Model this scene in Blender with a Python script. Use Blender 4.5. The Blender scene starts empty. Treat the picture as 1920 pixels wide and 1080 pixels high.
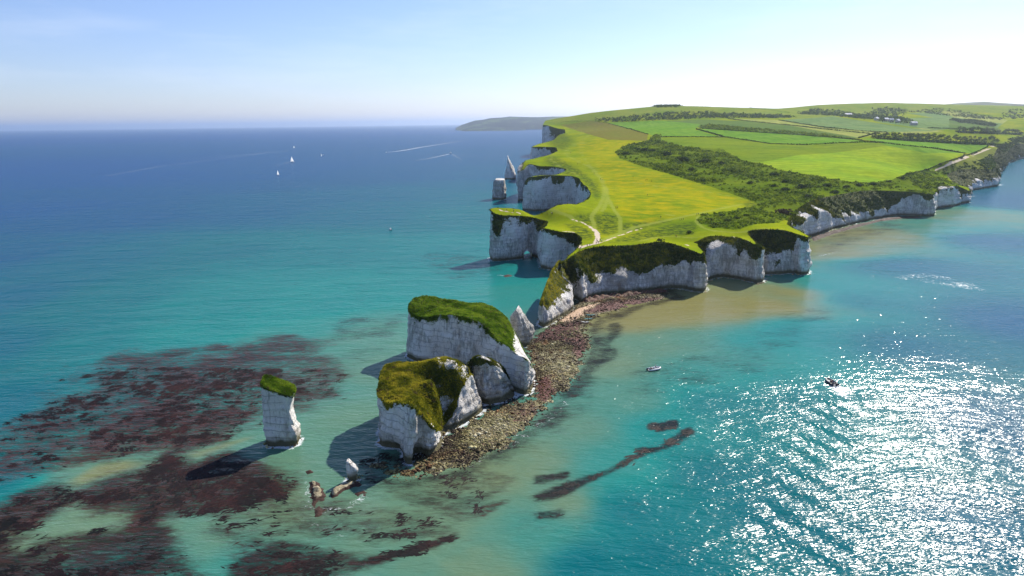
import bpy, math, random
import numpy as np
from mathutils import Matrix, Vector
from mathutils.geometry import delaunay_2d_cdt
random.seed(7); rng = np.random.default_rng(7)
R = math.radians
scene = bpy.context.scene
C = scene.collection

# ------------------------------------------------------------------ camera
PITCH, ROLL, CAM_H = R(13.61), R(0.75), 100.0
FPX = 1280.0                                   # focal length in pixels of the 1920 wide photograph
cam_d = bpy.data.cameras.new('camera'); cam = bpy.data.objects.new('camera', cam_d); C.objects.link(cam)
CAM_R = (Matrix.Rotation(R(90) - PITCH, 3, 'X') @ Matrix.Rotation(-ROLL, 3, 'Z'))
cam.matrix_world = Matrix.Translation((0, 0, CAM_H)) @ CAM_R.to_4x4()
cam_d.lens = 24.0; cam_d.sensor_width = 36.0; cam_d.clip_start = 1.0; cam_d.clip_end = 120000.0
scene.camera = cam

# ------------------------------------------------------------------ sky, sun, exposure
SUN_EL, SUN_AZ = R(38), R(37)                  # azimuth measured from +Y towards +X
world = bpy.data.worlds.new('World'); scene.world = world; world.use_nodes = True
wn, wl = world.node_tree.nodes, world.node_tree.links
wn.clear()
w_out = wn.new('ShaderNodeOutputWorld'); w_bg = wn.new('ShaderNodeBackground')
w_sky = wn.new('ShaderNodeTexSky'); w_sky.sky_type = 'NISHITA'; w_sky.sun_disc = False
w_sky.sun_elevation = SUN_EL; w_sky.sun_rotation = SUN_AZ
w_sky.altitude = 50; w_sky.air_density = 1.0; w_sky.dust_density = 0.25; w_sky.ozone_density = 3.5
w_bg.inputs['Strength'].default_value = 0.082
# faint high cirrus, fixed to directions in the sky
w_tc = wn.new('ShaderNodeTexCoord'); w_mp = wn.new('ShaderNodeMapping')
w_mp.inputs['Scale'].default_value = (2.2, 2.2, 16.0); w_mp.inputs['Rotation'].default_value = (0.10, 0.16, 0.0)
w_nz = wn.new('ShaderNodeTexNoise'); w_nz.inputs['Scale'].default_value = 1.7; w_nz.inputs['Detail'].default_value = 7.0
w_nz.inputs['Roughness'].default_value = 0.62
w_rm = wn.new('ShaderNodeMapRange'); w_rm.inputs['From Min'].default_value = 0.47; w_rm.inputs['From Max'].default_value = 0.80
w_rm.inputs['To Max'].default_value = 0.18
w_mx = wn.new('ShaderNodeMix'); w_mx.data_type = 'RGBA'
w_mx.inputs[7].default_value = (8.5, 8.8, 9.2, 1)
wl.new(w_tc.outputs['Generated'], w_mp.inputs['Vector']); wl.new(w_mp.outputs[0], w_nz.inputs['Vector'])
wl.new(w_nz.outputs['Fac'], w_rm.inputs['Value']); wl.new(w_rm.outputs[0], w_mx.inputs[0])
w_tn = wn.new('ShaderNodeMix'); w_tn.data_type = 'RGBA'; w_tn.blend_type = 'MULTIPLY'; w_tn.inputs[0].default_value = 1.0; w_tn.inputs[7].default_value = (0.91, 0.90, 1.10, 1)
wl.new(w_sky.outputs[0], w_tn.inputs[6]); wl.new(w_tn.outputs[2], w_mx.inputs[6]); wl.new(w_mx.outputs[2], w_bg.inputs['Color'])
wl.new(w_bg.outputs[0], w_out.inputs['Surface'])

sun_d = bpy.data.lights.new('sun', 'SUN'); sun = bpy.data.objects.new('sun', sun_d); C.objects.link(sun)
sun_d.energy = 4.5; sun_d.angle = R(0.5); sun_d.color = (1.0, 0.93, 0.82)
sun_dir = Vector((math.sin(SUN_AZ) * math.cos(SUN_EL), math.cos(SUN_AZ) * math.cos(SUN_EL), math.sin(SUN_EL)))
sun.rotation_euler = sun_dir.to_track_quat('Z', 'Y').to_euler()

vs = scene.view_settings
scene.display_settings.display_device = 'sRGB'
vs.view_transform = 'Standard'; vs.look = 'None'; vs.exposure = 0.74; vs.gamma = 1.0; vs.use_curve_mapping = False
cy = scene.cycles
cy.use_denoising = True; cy.max_bounces = 5; cy.diffuse_bounces = 2; cy.glossy_bounces = 2; cy.transparent_max_bounces = 6
cy.volume_bounces = 2; cy.light_sampling_threshold = 0.0; cy.sample_clamp_indirect = 6.0; cy.caustics_reflective = False; cy.caustics_refractive = False

# ------------------------------------------------------------------ pixel of the photograph -> place in the world
_RM = np.array(CAM_R)
def rays(p):
    p = np.atleast_2d(np.asarray(p, float))
    d = np.stack([(p[:, 0] - 960) / FPX, (540 - p[:, 1]) / FPX, -np.ones(len(p))], 1)
    return d @ _RM.T
def sea(px, py, z=0.0):
    d = rays([(px, py)])[0]; t = (z - CAM_H) / d[2]
    return np.array([d[0] * t, d[1] * t, z])
def atY(px, py, Y):
    d = rays([(px, py)])[0]; t = Y / d[1]
    return np.array([d[0] * t, Y, CAM_H + d[2] * t])
def seas(pts): return np.array([sea(*p)[:2] for p in pts])
def pix(P):
    P = np.asarray(P, float); q = (P - np.array([0, 0, CAM_H])) @ _RM
    return np.stack([960 - FPX * q[:, 0] / q[:, 2], 540 + FPX * q[:, 1] / q[:, 2]], 1)

# ------------------------------------------------------------------ numeric helpers
def _hash(i, j, k, s):
    h = (i * 374761393 + j * 668265263 + k * 2147483647 + s * 974634777) & 0xffffffff
    h = ((h ^ (h >> 13)) * 1274126177) & 0xffffffff
    return ((h ^ (h >> 16)) & 0xffff) / 32767.5 - 1.0
def noise(P, scale=1.0, seed=0):
    P = np.asarray(P, float) * scale
    if P.shape[1] == 2: P = np.c_[P, np.zeros(len(P))]
    i = np.floor(P).astype(np.int64); f = P - i; u = f * f * (3 - 2 * f); r = 0
    for a in (0, 1):
        for b in (0, 1):
            for c in (0, 1):
                w = (u[:, 0] if a else 1 - u[:, 0]) * (u[:, 1] if b else 1 - u[:, 1]) * (u[:, 2] if c else 1 - u[:, 2])
                r = r + w * _hash(i[:, 0] + a, i[:, 1] + b, i[:, 2] + c, seed)
    return r
def fbm(P, scale=1.0, oct=4, seed=0, gain=0.5):
    r, a = 0, 1.0
    for o in range(oct): r = r + a * noise(P, scale * 2.03 ** o, seed + o * 17); a *= gain
    return r
def smooth(a, b, x):
    t = np.clip((x - a) / (b - a), 0, 1); return t * t * (3 - 2 * t)
def inside(poly, P):
    poly = np.asarray(poly, float); x, y = P[:, 0], P[:, 1]; r = np.zeros(len(P), bool)
    for a, b in zip(poly, np.roll(poly, -1, 0)):
        if a[1] == b[1]: continue
        c = (a[1] > y) != (b[1] > y)
        r ^= c & (x < (b[0] - a[0]) * (y - a[1]) / (b[1] - a[1]) + a[0])
    return r
def dline(line, P):
    line = np.asarray(line, float); best = np.full(len(P), 1e18)
    for a, b in zip(line[:-1], line[1:]):
        d = b - a; L = max((d * d).sum(), 1e-9)
        t = np.clip(((P - a) @ d) / L, 0, 1)
        q = P - (a + t[:, None] * d); best = np.minimum(best, (q * q).sum(1))
    return np.sqrt(best)
def sdf(poly, P):
    poly = np.asarray(poly, float)
    d = dline(np.vstack([poly, poly[:1]]), P); return np.where(inside(poly, P), d, -d)
class TPS:
    """smooth surface through scattered heights"""
    def __init__(s, P, z, lam=1e-6):
        s.c = P.mean(0); s.k = 1.0 / max(P.std(), 1e-6); s.P = (P - s.c) * s.k; n = len(P)
        K = s.phi(s.P, s.P) + lam * np.eye(n); A = np.c_[np.ones(n), s.P]
        M = np.block([[K, A], [A.T, np.zeros((3, 3))]])
        s.w = np.linalg.lstsq(M, np.r_[z, 0, 0, 0], rcond=None)[0]
    @staticmethod
    def phi(a, b):
        d2 = ((a[:, None] - b[None]) ** 2).sum(2); return 0.5 * d2 * np.log(d2 + 1e-12)
    def __call__(s, Q):
        Q = (np.atleast_2d(Q) - s.c) * s.k; out = np.empty(len(Q))
        for i in range(0, len(Q), 20000):
            q = Q[i:i + 20000]; out[i:i + 20000] = s.phi(q, s.P) @ s.w[:-3] + np.c_[np.ones(len(q)), q] @ s.w[-3:]
        return out
def resample(P, step):
    """P (n,k) polyline in its first two columns -> evenly stepped; step may be a function of the position"""
    P = np.asarray(P, float); out = [P[0]]
    for a, b in zip(P[:-1], P[1:]):
        L = np.hypot(*(b - a)[:2]); st = step(a) if callable(step) else step
        n = max(1, int(round(L / st)))
        for k in range(1, n + 1): out.append(a + (b - a) * k / n)
    return np.array(out)
def blur(A, n, closed):
    for _ in range(n):
        if closed: A = 0.25 * np.roll(A, 1, 0) + 0.5 * A + 0.25 * np.roll(A, -1, 0)
        else: A = np.vstack([A[:1], 0.25 * A[:-2] + 0.5 * A[1:-1] + 0.25 * A[2:], A[-1:]])
    return A

# ------------------------------------------------------------------ mesh and object helpers
def mesh(name, V, F, mats=(), attrs=None, fattrs=None, smooth_=False, midx=None):
    """V (n,3), F list of faces or an int array (m,k); attrs: float per vertex, fattrs: float per face"""
    V = np.asarray(V, np.float32); me = bpy.data.meshes.new(name)
    if isinstance(F, np.ndarray):
        m, k = F.shape
        me.vertices.add(len(V)); me.vertices.foreach_set('co', V.ravel())
        me.loops.add(m * k); me.loops.foreach_set('vertex_index', F.astype(np.int32).ravel())
        me.polygons.add(m); me.polygons.foreach_set('loop_start', np.arange(0, m * k, k, dtype=np.int32))
        me.update(calc_edges=True); me.validate()
    else: me.from_pydata(V.tolist(), [], [tuple(int(i) for i in f) for f in F]); me.update()
    for k_, v in (attrs or {}).items():
        a = me.attributes.new(k_, 'FLOAT', 'POINT'); a.data.foreach_set('value', np.asarray(v, np.float32))
    for k_, v in (fattrs or {}).items():
        a = me.attributes.new(k_, 'FLOAT', 'FACE'); a.data.foreach_set('value', np.asarray(v, np.float32))
    for m_ in (mats if isinstance(mats, (list, tuple)) else [mats]): me.materials.append(m_)
    if midx is not None: me.polygons.foreach_set('material_index', np.asarray(midx, np.int32))
    if smooth_: me.polygons.foreach_set('use_smooth', np.ones(len(me.polygons), bool))
    return me
def put(name, me, parent=None, loc=None, rz=0.0, label=None, cat=None, group=None, kind=None):
    o = bpy.data.objects.new(name, me); C.objects.link(o)
    if parent is not None: o.parent = parent
    if loc is not None: o.location = [float(v) for v in loc]
    if rz: o.rotation_euler = (0, 0, rz)
    if label: o['label'] = label
    if cat: o['category'] = cat
    if group: o['group'] = group
    if kind: o['kind'] = kind
    return o
def dup(src, loc, rz=0.0, sc=None, label=None, group=None):
    o = src.copy(); C.objects.link(o); o.location = [float(v) for v in loc]; o.rotation_euler = (0, 0, rz)
    if sc is not None: o.scale = sc
    if label: o['label'] = label
    if group: o['group'] = group
    for ch in list(src.children):
        c = ch.copy(); C.objects.link(c); c.parent = o
        for g in list(ch.children):
            d = g.copy(); C.objects.link(d); d.parent = c
    return o
def grid_faces(nr, nc, wrap=False):
    """quads of a grid of nr rows by nc columns, index r*nc+c"""
    c = np.arange(nc if wrap else nc - 1); r = np.arange(nr - 1)
    rr, cc = np.meshgrid(r, c, indexing='ij'); c2 = (cc + 1) % nc
    return np.stack([rr * nc + cc, rr * nc + c2, (rr + 1) * nc + c2, (rr + 1) * nc + cc], -1).reshape(-1, 4)
class Bits:
    """collects simple shapes into one mesh"""
    def __init__(s): s.V, s.F, s.M = [], [], []
    def add(s, V, F, m=0):
        n = len(s.V); s.V += [tuple(map(float, v)) for v in V]; s.F += [tuple(i + n for i in f) for f in F]; s.M += [m] * len(F)
    def loft(s, rings, m=0, cap=True):
        n = len(rings[0]); V = [p for r in rings for p in r]
        F = [tuple(f) for f in grid_faces(len(rings), n, True)]
        if cap: F += [tuple(range(n))[::-1], tuple((len(rings) - 1) * n + i for i in range(n))]
        s.add(V, F, m)
    def tube(s, pts, rad, n=8, m=0):
        pts = [Vector(p) for p in pts]; rings = []
        for i, p in enumerate(pts):
            d = (pts[min(i + 1, len(pts) - 1)] - pts[max(i - 1, 0)]).normalized()
            a = d.orthogonal().normalized() if abs(d.z) > 0.9 else d.cross(Vector((0, 0, 1))).normalized()
            b = d.cross(a); r = rad[i] if hasattr(rad, '__len__') else rad
            rings.append([p + (a * math.cos(t) + b * math.sin(t)) * r for t in [2 * math.pi * k / n for k in range(n)]])
        s.loft(rings, m)
    def box(s, lo, hi, m=0, top=1.0):
        (x0, y0, z0), (x1, y1, z1) = lo, hi; cx, cy_ = (x0 + x1) / 2, (y0 + y1) / 2
        q = lambda x, y: (cx + (x - cx) * top, cy_ + (y - cy_) * top, z1)
        s.add([(x0, y0, z0), (x1, y0, z0), (x1, y1, z0), (x0, y1, z0), q(x0, y0), q(x1, y0), q(x1, y1), q(x0, y1)],
              [(3, 2, 1, 0), (4, 5, 6, 7), (0, 1, 5, 4), (1, 2, 6, 5), (2, 3, 7, 6), (3, 0, 4, 7)], m)
    def me(s, name, mats, sm=False): return mesh(name, s.V, s.F, mats, midx=s.M, smooth_=sm)

# ------------------------------------------------------------------ materials
class NT:
    def __init__(s, name):
        s.m = bpy.data.materials.new(name); s.m.use_nodes = True; s.t = s.m.node_tree; s.t.nodes.clear()
        s.out = s.t.nodes.new('ShaderNodeOutputMaterial')
    def n(s, typ, **k):
        o = s.t.nodes.new('ShaderNode' + typ)
        for a, v in k.items():
            if hasattr(o, a): setattr(o, a, v)
            else: s.set(o, a.replace('_', ' '), v)
        return o
    def set(s, o, key, v):
        i = o.inputs[key] if not isinstance(key, str) or key in o.inputs else o.inputs[key.title()]
        if hasattr(v, 'is_output') or isinstance(v, bpy.types.NodeSocket): s.t.links.new(v, i)
        elif isinstance(v, (tuple, list)) and i.type == 'RGBA' and len(v) == 3: i.default_value = (*v, 1)
        else: i.default_value = v
    def pos(s): return s.n('NewGeometry').outputs['Position']
    def attr(s, name): return s.n('Attribute', attribute_name=name).outputs['Fac']
    def noise(s, scale, detail=4.0, vec=None, stretch=None, rough=0.55, dist=0.0, rot=0.0):
        vec = vec or s.pos()
        if stretch:
            mp = s.n('Mapping'); s.set(mp, 'Scale', stretch); s.set(mp, 'Rotation', (0, 0, rot)); s.set(mp, 'Vector', vec); vec = mp.outputs[0]
        o = s.n('TexNoise'); s.set(o, 'Vector', vec); s.set(o, 'Scale', scale); s.set(o, 'Detail', detail)
        s.set(o, 'Roughness', rough); s.set(o, 'Distortion', dist); return o.outputs['Fac']
    def math(s, op, a, b=0.0, c=None, clamp=False):
        o = s.n('Math'); o.operation = op; o.use_clamp = clamp; s.set(o, 0, a); s.set(o, 1, b)
        if c is not None: s.set(o, 2, c)
        return o.outputs[0]
    def rng(s, v, a, b, lo=0.0, hi=1.0, typ='SMOOTHSTEP'):
        o = s.n('MapRange'); o.interpolation_type = typ; s.set(o, 'Value', v); s.set(o, 'From Min', a); s.set(o, 'From Max', b)
        s.set(o, 'To Min', lo); s.set(o, 'To Max', hi); return o.outputs[0]
    def mix(s, f, a, b, blend='MIX'):
        o = s.n('Mix'); o.data_type = 'RGBA'; o.blend_type = blend; s.set(o, 0, f); s.set(o, 6, a); s.set(o, 7, b); return o.outputs[2]
    def ramp(s, f, stops):
        o = s.n('ValToRGB'); e = o.color_ramp.elements
        while len(e) < len(stops): e.new(0.5)
        for i, (p, c) in enumerate(stops): e[i].position = p; e[i].color = (*c, 1)
        s.set(o, 0, f); return o.outputs[0]
    def bump(s, h, dist=1.0, strength=1.0, normal=None):
        o = s.n('Bump'); s.set(o, 'Height', h); s.set(o, 'Distance', dist); s.set(o, 'Strength', strength)
        if normal is not None: s.set(o, 'Normal', normal)
        return o.outputs[0]
    def bsdf(s, col, rough=0.9, spec=0.2, normal=None, ior=None, metal=0.0):
        o = s.n('BsdfPrincipled'); s.set(o, 'Base Color', col); s.set(o, 'Roughness', rough)
        s.set(o, 'Specular IOR Level', spec); s.set(o, 'Metallic', metal)
        if ior: s.set(o, 'IOR', ior)
        if normal is not None: s.set(o, 'Normal', normal)
        return o.outputs[0]
    def end(s, sh): s.t.links.new(sh, s.out.inputs['Surface']); return s.m
def plain(name, col, rough=0.6, spec=0.3):
    t = NT(name); v = t.noise(3.0, 3.0)
    c = t.mix(1.0, col, t.mix(v, (0.85, 0.85, 0.85), (1.1, 1.1, 1.1)), 'MULTIPLY'); return t.end(t.bsdf(c, rough, spec))

def m_chalk(name, tint=(0.88, 0.86, 0.81), dirt=0.50):
    t = NT(name); P = t.pos()
    streak = t.noise(0.9, 6.0, P, (1, 1, 0.22), 0.65)
    fine = t.noise(2.4, 5.0, P, (1, 1, 0.6), 0.7)
    patch = t.noise(0.10, 4.0, P, (1, 1, 0.8), 0.55)
    c = t.mix(t.rng(patch, 0.35, 0.68), tint, tuple(v * w for v, w in zip(tint, (0.86, 0.83, 0.80))))
    rust = t.rng(t.noise(0.16, 5.0, P, (1, 1, 0.5)), 0.60, 0.74)
    c = t.mix(t.math('MULTIPLY', rust, 0.55), c, (0.42, 0.30, 0.19))
    grime = t.attr('grime'); gp = t.noise(0.16, 4.0, P, (1, 1, 0.7), 0.6)
    gz = t.math('ADD', t.math('MULTIPLY', gp, 0.62), t.math('MULTIPLY', grime, 0.30))
    pock = t.rng(t.math('ADD', streak, gz), 0.84, 1.06, 0, dirt)
    c = t.mix(pock, c, (0.12, 0.115, 0.10))
    speck = t.rng(t.math('ADD', fine, t.math('MULTIPLY', gz, 0.55)), 0.74, 0.98, 0, dirt); c = t.mix(speck, c, (0.15, 0.14, 0.12))
    tiny = t.noise(1.5, 3.0, P, (1.6, 1.6, 0.5), 0.8); c = t.mix(t.rng(tiny, 0.60, 0.72, 0, dirt), c, (0.17, 0.165, 0.15))
    sep = t.n('SeparateXYZ'); t.set(sep, 0, P)
    # flint seams along the beds
    wob = t.math('MULTIPLY', t.noise(0.06, 3.0, P), 5.0)
    bed = t.math('SINE', t.math('MULTIPLY', t.math('ADD', sep.outputs[2], wob), 2.6))
    seam = t.math('MULTIPLY', t.rng(bed, 0.93, 0.99), t.rng(t.noise(0.13, 4.0, P), 0.34, 0.52))
    c = t.mix(t.math('MULTIPLY', seam, 0.45), c, (0.15, 0.145, 0.14))
    vc = t.n('TexVoronoi'); vc.feature = 'DISTANCE_TO_EDGE'; vm = t.n('Mapping'); t.set(vm, 'Vector', P); t.set(vm, 'Scale', (1, 1, 0.38)); wp_ = t.n('VectorMath'); wp_.operation = 'ADD'; t.set(wp_, 0, vm.outputs[0]); nv = t.n('TexNoise'); t.set(nv, 'Vector', P); t.set(nv, 'Scale', 0.6); t.set(nv, 'Detail', 3.0); t.set(wp_, 1, nv.outputs['Color']); t.set(vc, 'Vector', wp_.outputs[0]); t.set(vc, 'Scale', 0.34)
    crack = t.math('MULTIPLY', t.rng(vc.outputs['Distance'], 0.0, 0.035, 1.0, 0.0), t.rng(t.noise(0.10, 3.0, P), 0.46, 0.60)); c = t.mix(t.math('MULTIPLY', crack, 0.42), c, (0.10, 0.095, 0.085))
    # dark algae and weed in the splash zone
    zn = t.math('ADD', sep.outputs[2], t.math('MULTIPLY', t.noise(0.35, 4.0, P), -2.2))
    wet = t.rng(zn, 0.2, 1.5, 1.0, 0.0)
    c = t.mix(wet, c, (0.030, 0.028, 0.020))
    c = t.mix(t.math('MULTIPLY', t.rng(zn, 1.0, 2.6, 1.0, 0.0), 0.55), c, (0.22, 0.20, 0.11))
    # turf and creepers on the upper face
    veg = t.attr('veg'); vn = t.noise(0.45, 6.0, P, (1, 1, 0.6), 0.68)
    vm = t.rng(t.math('ADD', veg, t.math('MULTIPLY', t.math('SUBTRACT', vn, 0.5), 1.5)), 0.44, 0.56)
    tn = t.noise(0.7, 5.0, P)
    vcol = t.ramp(tn, [(0.3, (0.035, 0.050, 0.014)), (0.5, (0.075, 0.095, 0.022)), (0.68, (0.15, 0.135, 0.035))])
    c = t.mix(vm, c, vcol)
    h = t.math('ADD', t.math('MULTIPLY', streak, 1.0), t.math('MULTIPLY', fine, 0.35))
    h = t.math('SUBTRACT', h, t.math('MULTIPLY', seam, 0.15))
    return t.end(t.bsdf(c, 0.92, 0.12, t.bump(h, 1.6, 1.0)))

def leafy(name, dark, mid, light, nscale=0.05, transl=0.35, extra=None):
    """foliage and grass made of many small faces; 'tone' is a random number per face"""
    t = NT(name); tone = t.attr('tone'); big = t.noise(nscale, 3.0)
    f = t.math('ADD', t.math('MULTIPLY', tone, 0.55), t.math('MULTIPLY', big, 0.5))
    c = t.ramp(f, [(0.22, dark), (0.5, mid), (0.8, light)])
    if extra: c = t.mix(t.rng(t.noise(extra[0], 4.0), extra[1], extra[2]), c, t.mix(1.0, c, extra[3], 'MULTIPLY') if len(extra) > 4 else extra[3])
    a = t.bsdf(c, 0.85, 0.04); b = t.n('BsdfTranslucent'); t.set(b, 'Color', c)
    mx = t.n('MixShader'); t.set(mx, 0, transl); t.t.links.new(a, mx.inputs[1]); t.t.links.new(b.outputs[0], mx.inputs[2])
    return t.end(mx.outputs[0])

def m_field(name, a, b, rows=None, paint=None):
    """grassland: two greens, mown or drilled rows, worn 'path' mask, buttercups in 'gold'"""
    t = NT(name); P = t.pos()
    big = t.noise(0.012, 4.0, P, (1, 1, 0.0)); med = t.noise(0.10, 5.0, P, (1, 1, 0), 0.65); fine = t.noise(0.9, 4.0, P, (1, 1, 0), 0.7)
    c = t.mix(t.rng(big, 0.3, 0.7), a, b)
    c = t.mix(1.0, c, t.mix(t.rng(med, 0.25, 0.75), (0.80, 0.84, 0.8), (1.18, 1.13, 1.12)), 'MULTIPLY')
    c = t.mix(1.0, c, t.mix(fine, (0.75, 0.78, 0.75), (1.22, 1.2, 1.2)), 'MULTIPLY')
    if rows:
        wv = t.noise(1.0, 1.0, P, rows); c = t.mix(1.0, c, t.mix(t.rng(wv, 0.35, 0.65), (0.88, 0.9, 0.88), (1.08, 1.07, 1.05)), 'MULTIPLY')
    if paint:
        tuss = t.noise(0.22, 5.0, P, (1, 1, 0), 0.7)
        rough_ = t.math('MULTIPLY', t.attr('rough'), t.rng(tuss, 0.36, 0.60)); c = t.mix(rough_, c, (0.050, 0.082, 0.016))
        g = t.math('MULTIPLY', t.attr('gold'), t.rng(t.noise(0.05, 6.0, P, (1, 1.6, 0), 0.65), 0.40, 0.66))
        c = t.mix(t.math('MULTIPLY', g, 0.9), c, (0.36, 0.30, 0.006))
        pm = t.rng(t.math('ADD', t.attr('path'), t.math('MULTIPLY', t.math('SUBTRACT', fine, 0.5), 0.5)), 0.25, 0.75)
        c = t.mix(t.math('MULTIPLY', pm, 0.55), c, (0.26, 0.30, 0.06))
        cm = t.rng(t.math('ADD', t.attr('bare'), t.math('MULTIPLY', t.math('SUBTRACT', med, 0.5), 0.9)), 0.40, 0.62)
        c = t.mix(cm, c, (0.56, 0.47, 0.36))
    a_ = t.bsdf(c, 1.0, 0.0, t.bump(t.math('ADD', t.math('MULTIPLY', fine, 0.5), med), 0.5, 0.6))
    return t.end(a_)

def m_sea():
    t = NT('sea_water'); P = t.pos()
    w = t.noise(0.035, 4.0, P, (1, 1.0, 0)); w2 = t.noise(0.0055, 4.0, P, (0.6, 1.3, 0), 0.6)
    d = t.math('ADD', t.attr('depth'), t.math('ADD', t.math('MULTIPLY', t.math('SUBTRACT', w, 0.5), 0.07), t.math('MULTIPLY', t.math('SUBTRACT', w2, 0.5), 0.16)))
    c = t.ramp(d, SEA_RAMP)
    silt = t.rng(t.math('ADD', t.attr('silt'), t.math('MULTIPLY', t.math('SUBTRACT', w, 0.5), 0.5)), 0.15, 0.95)
    c = t.mix(silt, c, SILT)
    # weed beds under the surface
    kn = t.noise(0.06, 8.0, P, (0.75, 1.5, 0), 0.72, 0.5, -0.45); kf = t.noise(0.5, 6.0, P, (0.5, 1.7, 0), 0.78, 0.7, -0.45)
    kk = t.math('ADD', t.math('MULTIPLY', kn, 0.62), t.math('MULTIPLY', kf, 0.58))
    km = t.rng(t.math('ADD', t.attr('kelp'), t.math('MULTIPLY', t.math('SUBTRACT', kk, 0.6), 2.4)), 0.06, 0.92)
    kc = t.mix(t.rng(kf, 0.35, 0.65), (0.002, 0.003, 0.004), t.mix(t.attr('red'), (0.005, 0.009, 0.013), (0.066, 0.017, 0.015)))
    c = t.mix(t.math('MULTIPLY', km, 0.94), c, kc)
    # foam
    fn = t.noise(0.55, 7.0, P, (1, 1.4, 0), 0.75, 1.2); f2 = t.noise(0.09, 4.0, P)
    fm = t.rng(t.math('ADD', t.attr('foam'), t.math('ADD', t.math('MULTIPLY', t.math('SUBTRACT', fn, 0.5), 1.7), t.math('MULTIPLY', t.math('SUBTRACT', f2, 0.5), 0.5))), 0.62, 0.95)
    fm = t.math('MULTIPLY', fm, t.rng(t.attr('foam'), 0.02, 0.12))
    c = t.mix(t.math('MULTIPLY', fm, 0.85), c, (0.72, 0.76, 0.78))
    # wind waves, chop and swell as relief of the surface
    calm = t.attr('calm')
    h1 = t.noise(0.045, 2.0, P, (0.55, 1.25, 0), 0.5, 0.3, -0.35)
    h2 = t.noise(0.26, 2.0, P, (0.48, 1.4, 0), 0.55, 0.5, -0.25)
    h3 = t.noise(1.15, 1.5, P, (0.5, 1.4, 0), 0.5, 0.4, 0.15)
    h = t.math('ADD', t.math('MULTIPLY', h1, 2.4), t.math('ADD', t.math('MULTIPLY', h2, 0.88), t.math('MULTIPLY', h3, 0.27)))
    h = t.math('ADD', h, t.attr('swell'))
    nrm = t.bump(t.math('MULTIPLY', h, calm), 1.0, 1.0)
    rough = t.math('ADD', t.math('MULTIPLY_ADD', calm, 0.12, 0.06), t.math('MULTIPLY', fm, 0.5))
    # body colour of the water under a wave-averaged Fresnel reflection
    df = t.n('BsdfDiffuse'); t.set(df, 'Color', c); t.set(df, 'Normal', t.bump(t.math('MULTIPLY', h, calm), 1.0, 0.35))
    gl = t.n('BsdfGlossy'); t.set(gl, 'Roughness', rough); t.set(gl, 'Normal', nrm); t.set(gl, 'Color', (1, 1, 1))
    fr_ = t.n('Fresnel'); t.set(fr_, 'IOR', 1.333); t.set(fr_, 'Normal', nrm)
    fac = t.math('MINIMUM', t.math('MULTIPLY', fr_.outputs[0], t.math('MULTIPLY_ADD', km, -0.25, 0.55)), 0.20)
    mx = t.n('MixShader'); t.set(mx, 0, fac); t.t.links.new(df.outputs[0], mx.inputs[1]); t.t.links.new(gl.outputs[0], mx.inputs[2])
    return t.end(mx.outputs[0])
SEA_RAMP = [(0.0, (0.20, 0.22, 0.11)), (0.18, (0.085, 0.185, 0.120)), (0.38, (0.008, 0.185, 0.160)), (0.60, (0.001, 0.105, 0.120)), (0.80, (0.001, 0.062, 0.135)), (1.0, (0.001, 0.052, 0.165))]
SILT = (0.19, 0.180, 0.062)

MAT = {}
MAT['chalk'] = m_chalk('chalk'); MAT['stack'] = m_chalk('stack_chalk', (0.90, 0.88, 0.83), 0.50)
MAT['turf'] = leafy('turf', (0.040, 0.080, 0.006), (0.115, 0.215, 0.012), (0.27, 0.36, 0.03), 0.12, 0.35, (0.5, 0.60, 0.72, (0.15, 0.12, 0.05)))
MAT['turf_gold'] = leafy('golden_turf', (0.060, 0.080, 0.008), (0.21, 0.215, 0.016), (0.44, 0.38, 0.035), 0.10, 0.35, (0.4, 0.58, 0.70, (0.11, 0.08, 0.035)))
MAT['slope'] = leafy('slope_grass', (0.016, 0.030, 0.005), (0.052, 0.078, 0.010), (0.19, 0.19, 0.020), 0.06, 0.30)
MAT['scrub'] = leafy('scrub_leaves', (0.015, 0.036, 0.005), (0.095, 0.155, 0.012), (0.31, 0.37, 0.030), 0.030, 0.30)
MAT['bush'] = leafy('bush_leaves', (0.010, 0.022, 0.007), (0.030, 0.055, 0.014), (0.075, 0.11, 0.030), 0.05, 0.25)
MAT['plum'] = leafy('plum_leaves', (0.020, 0.014, 0.010), (0.055, 0.036, 0.024), (0.11, 0.075, 0.045), 0.05, 0.25)
MAT['tree'] = leafy('tree_leaves', (0.014, 0.032, 0.008), (0.045, 0.080, 0.018), (0.11, 0.16, 0.035), 0.02, 0.25)
MAT['bark'] = plain('bark', (0.08, 0.06, 0.045), 0.9, 0.1)

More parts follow.
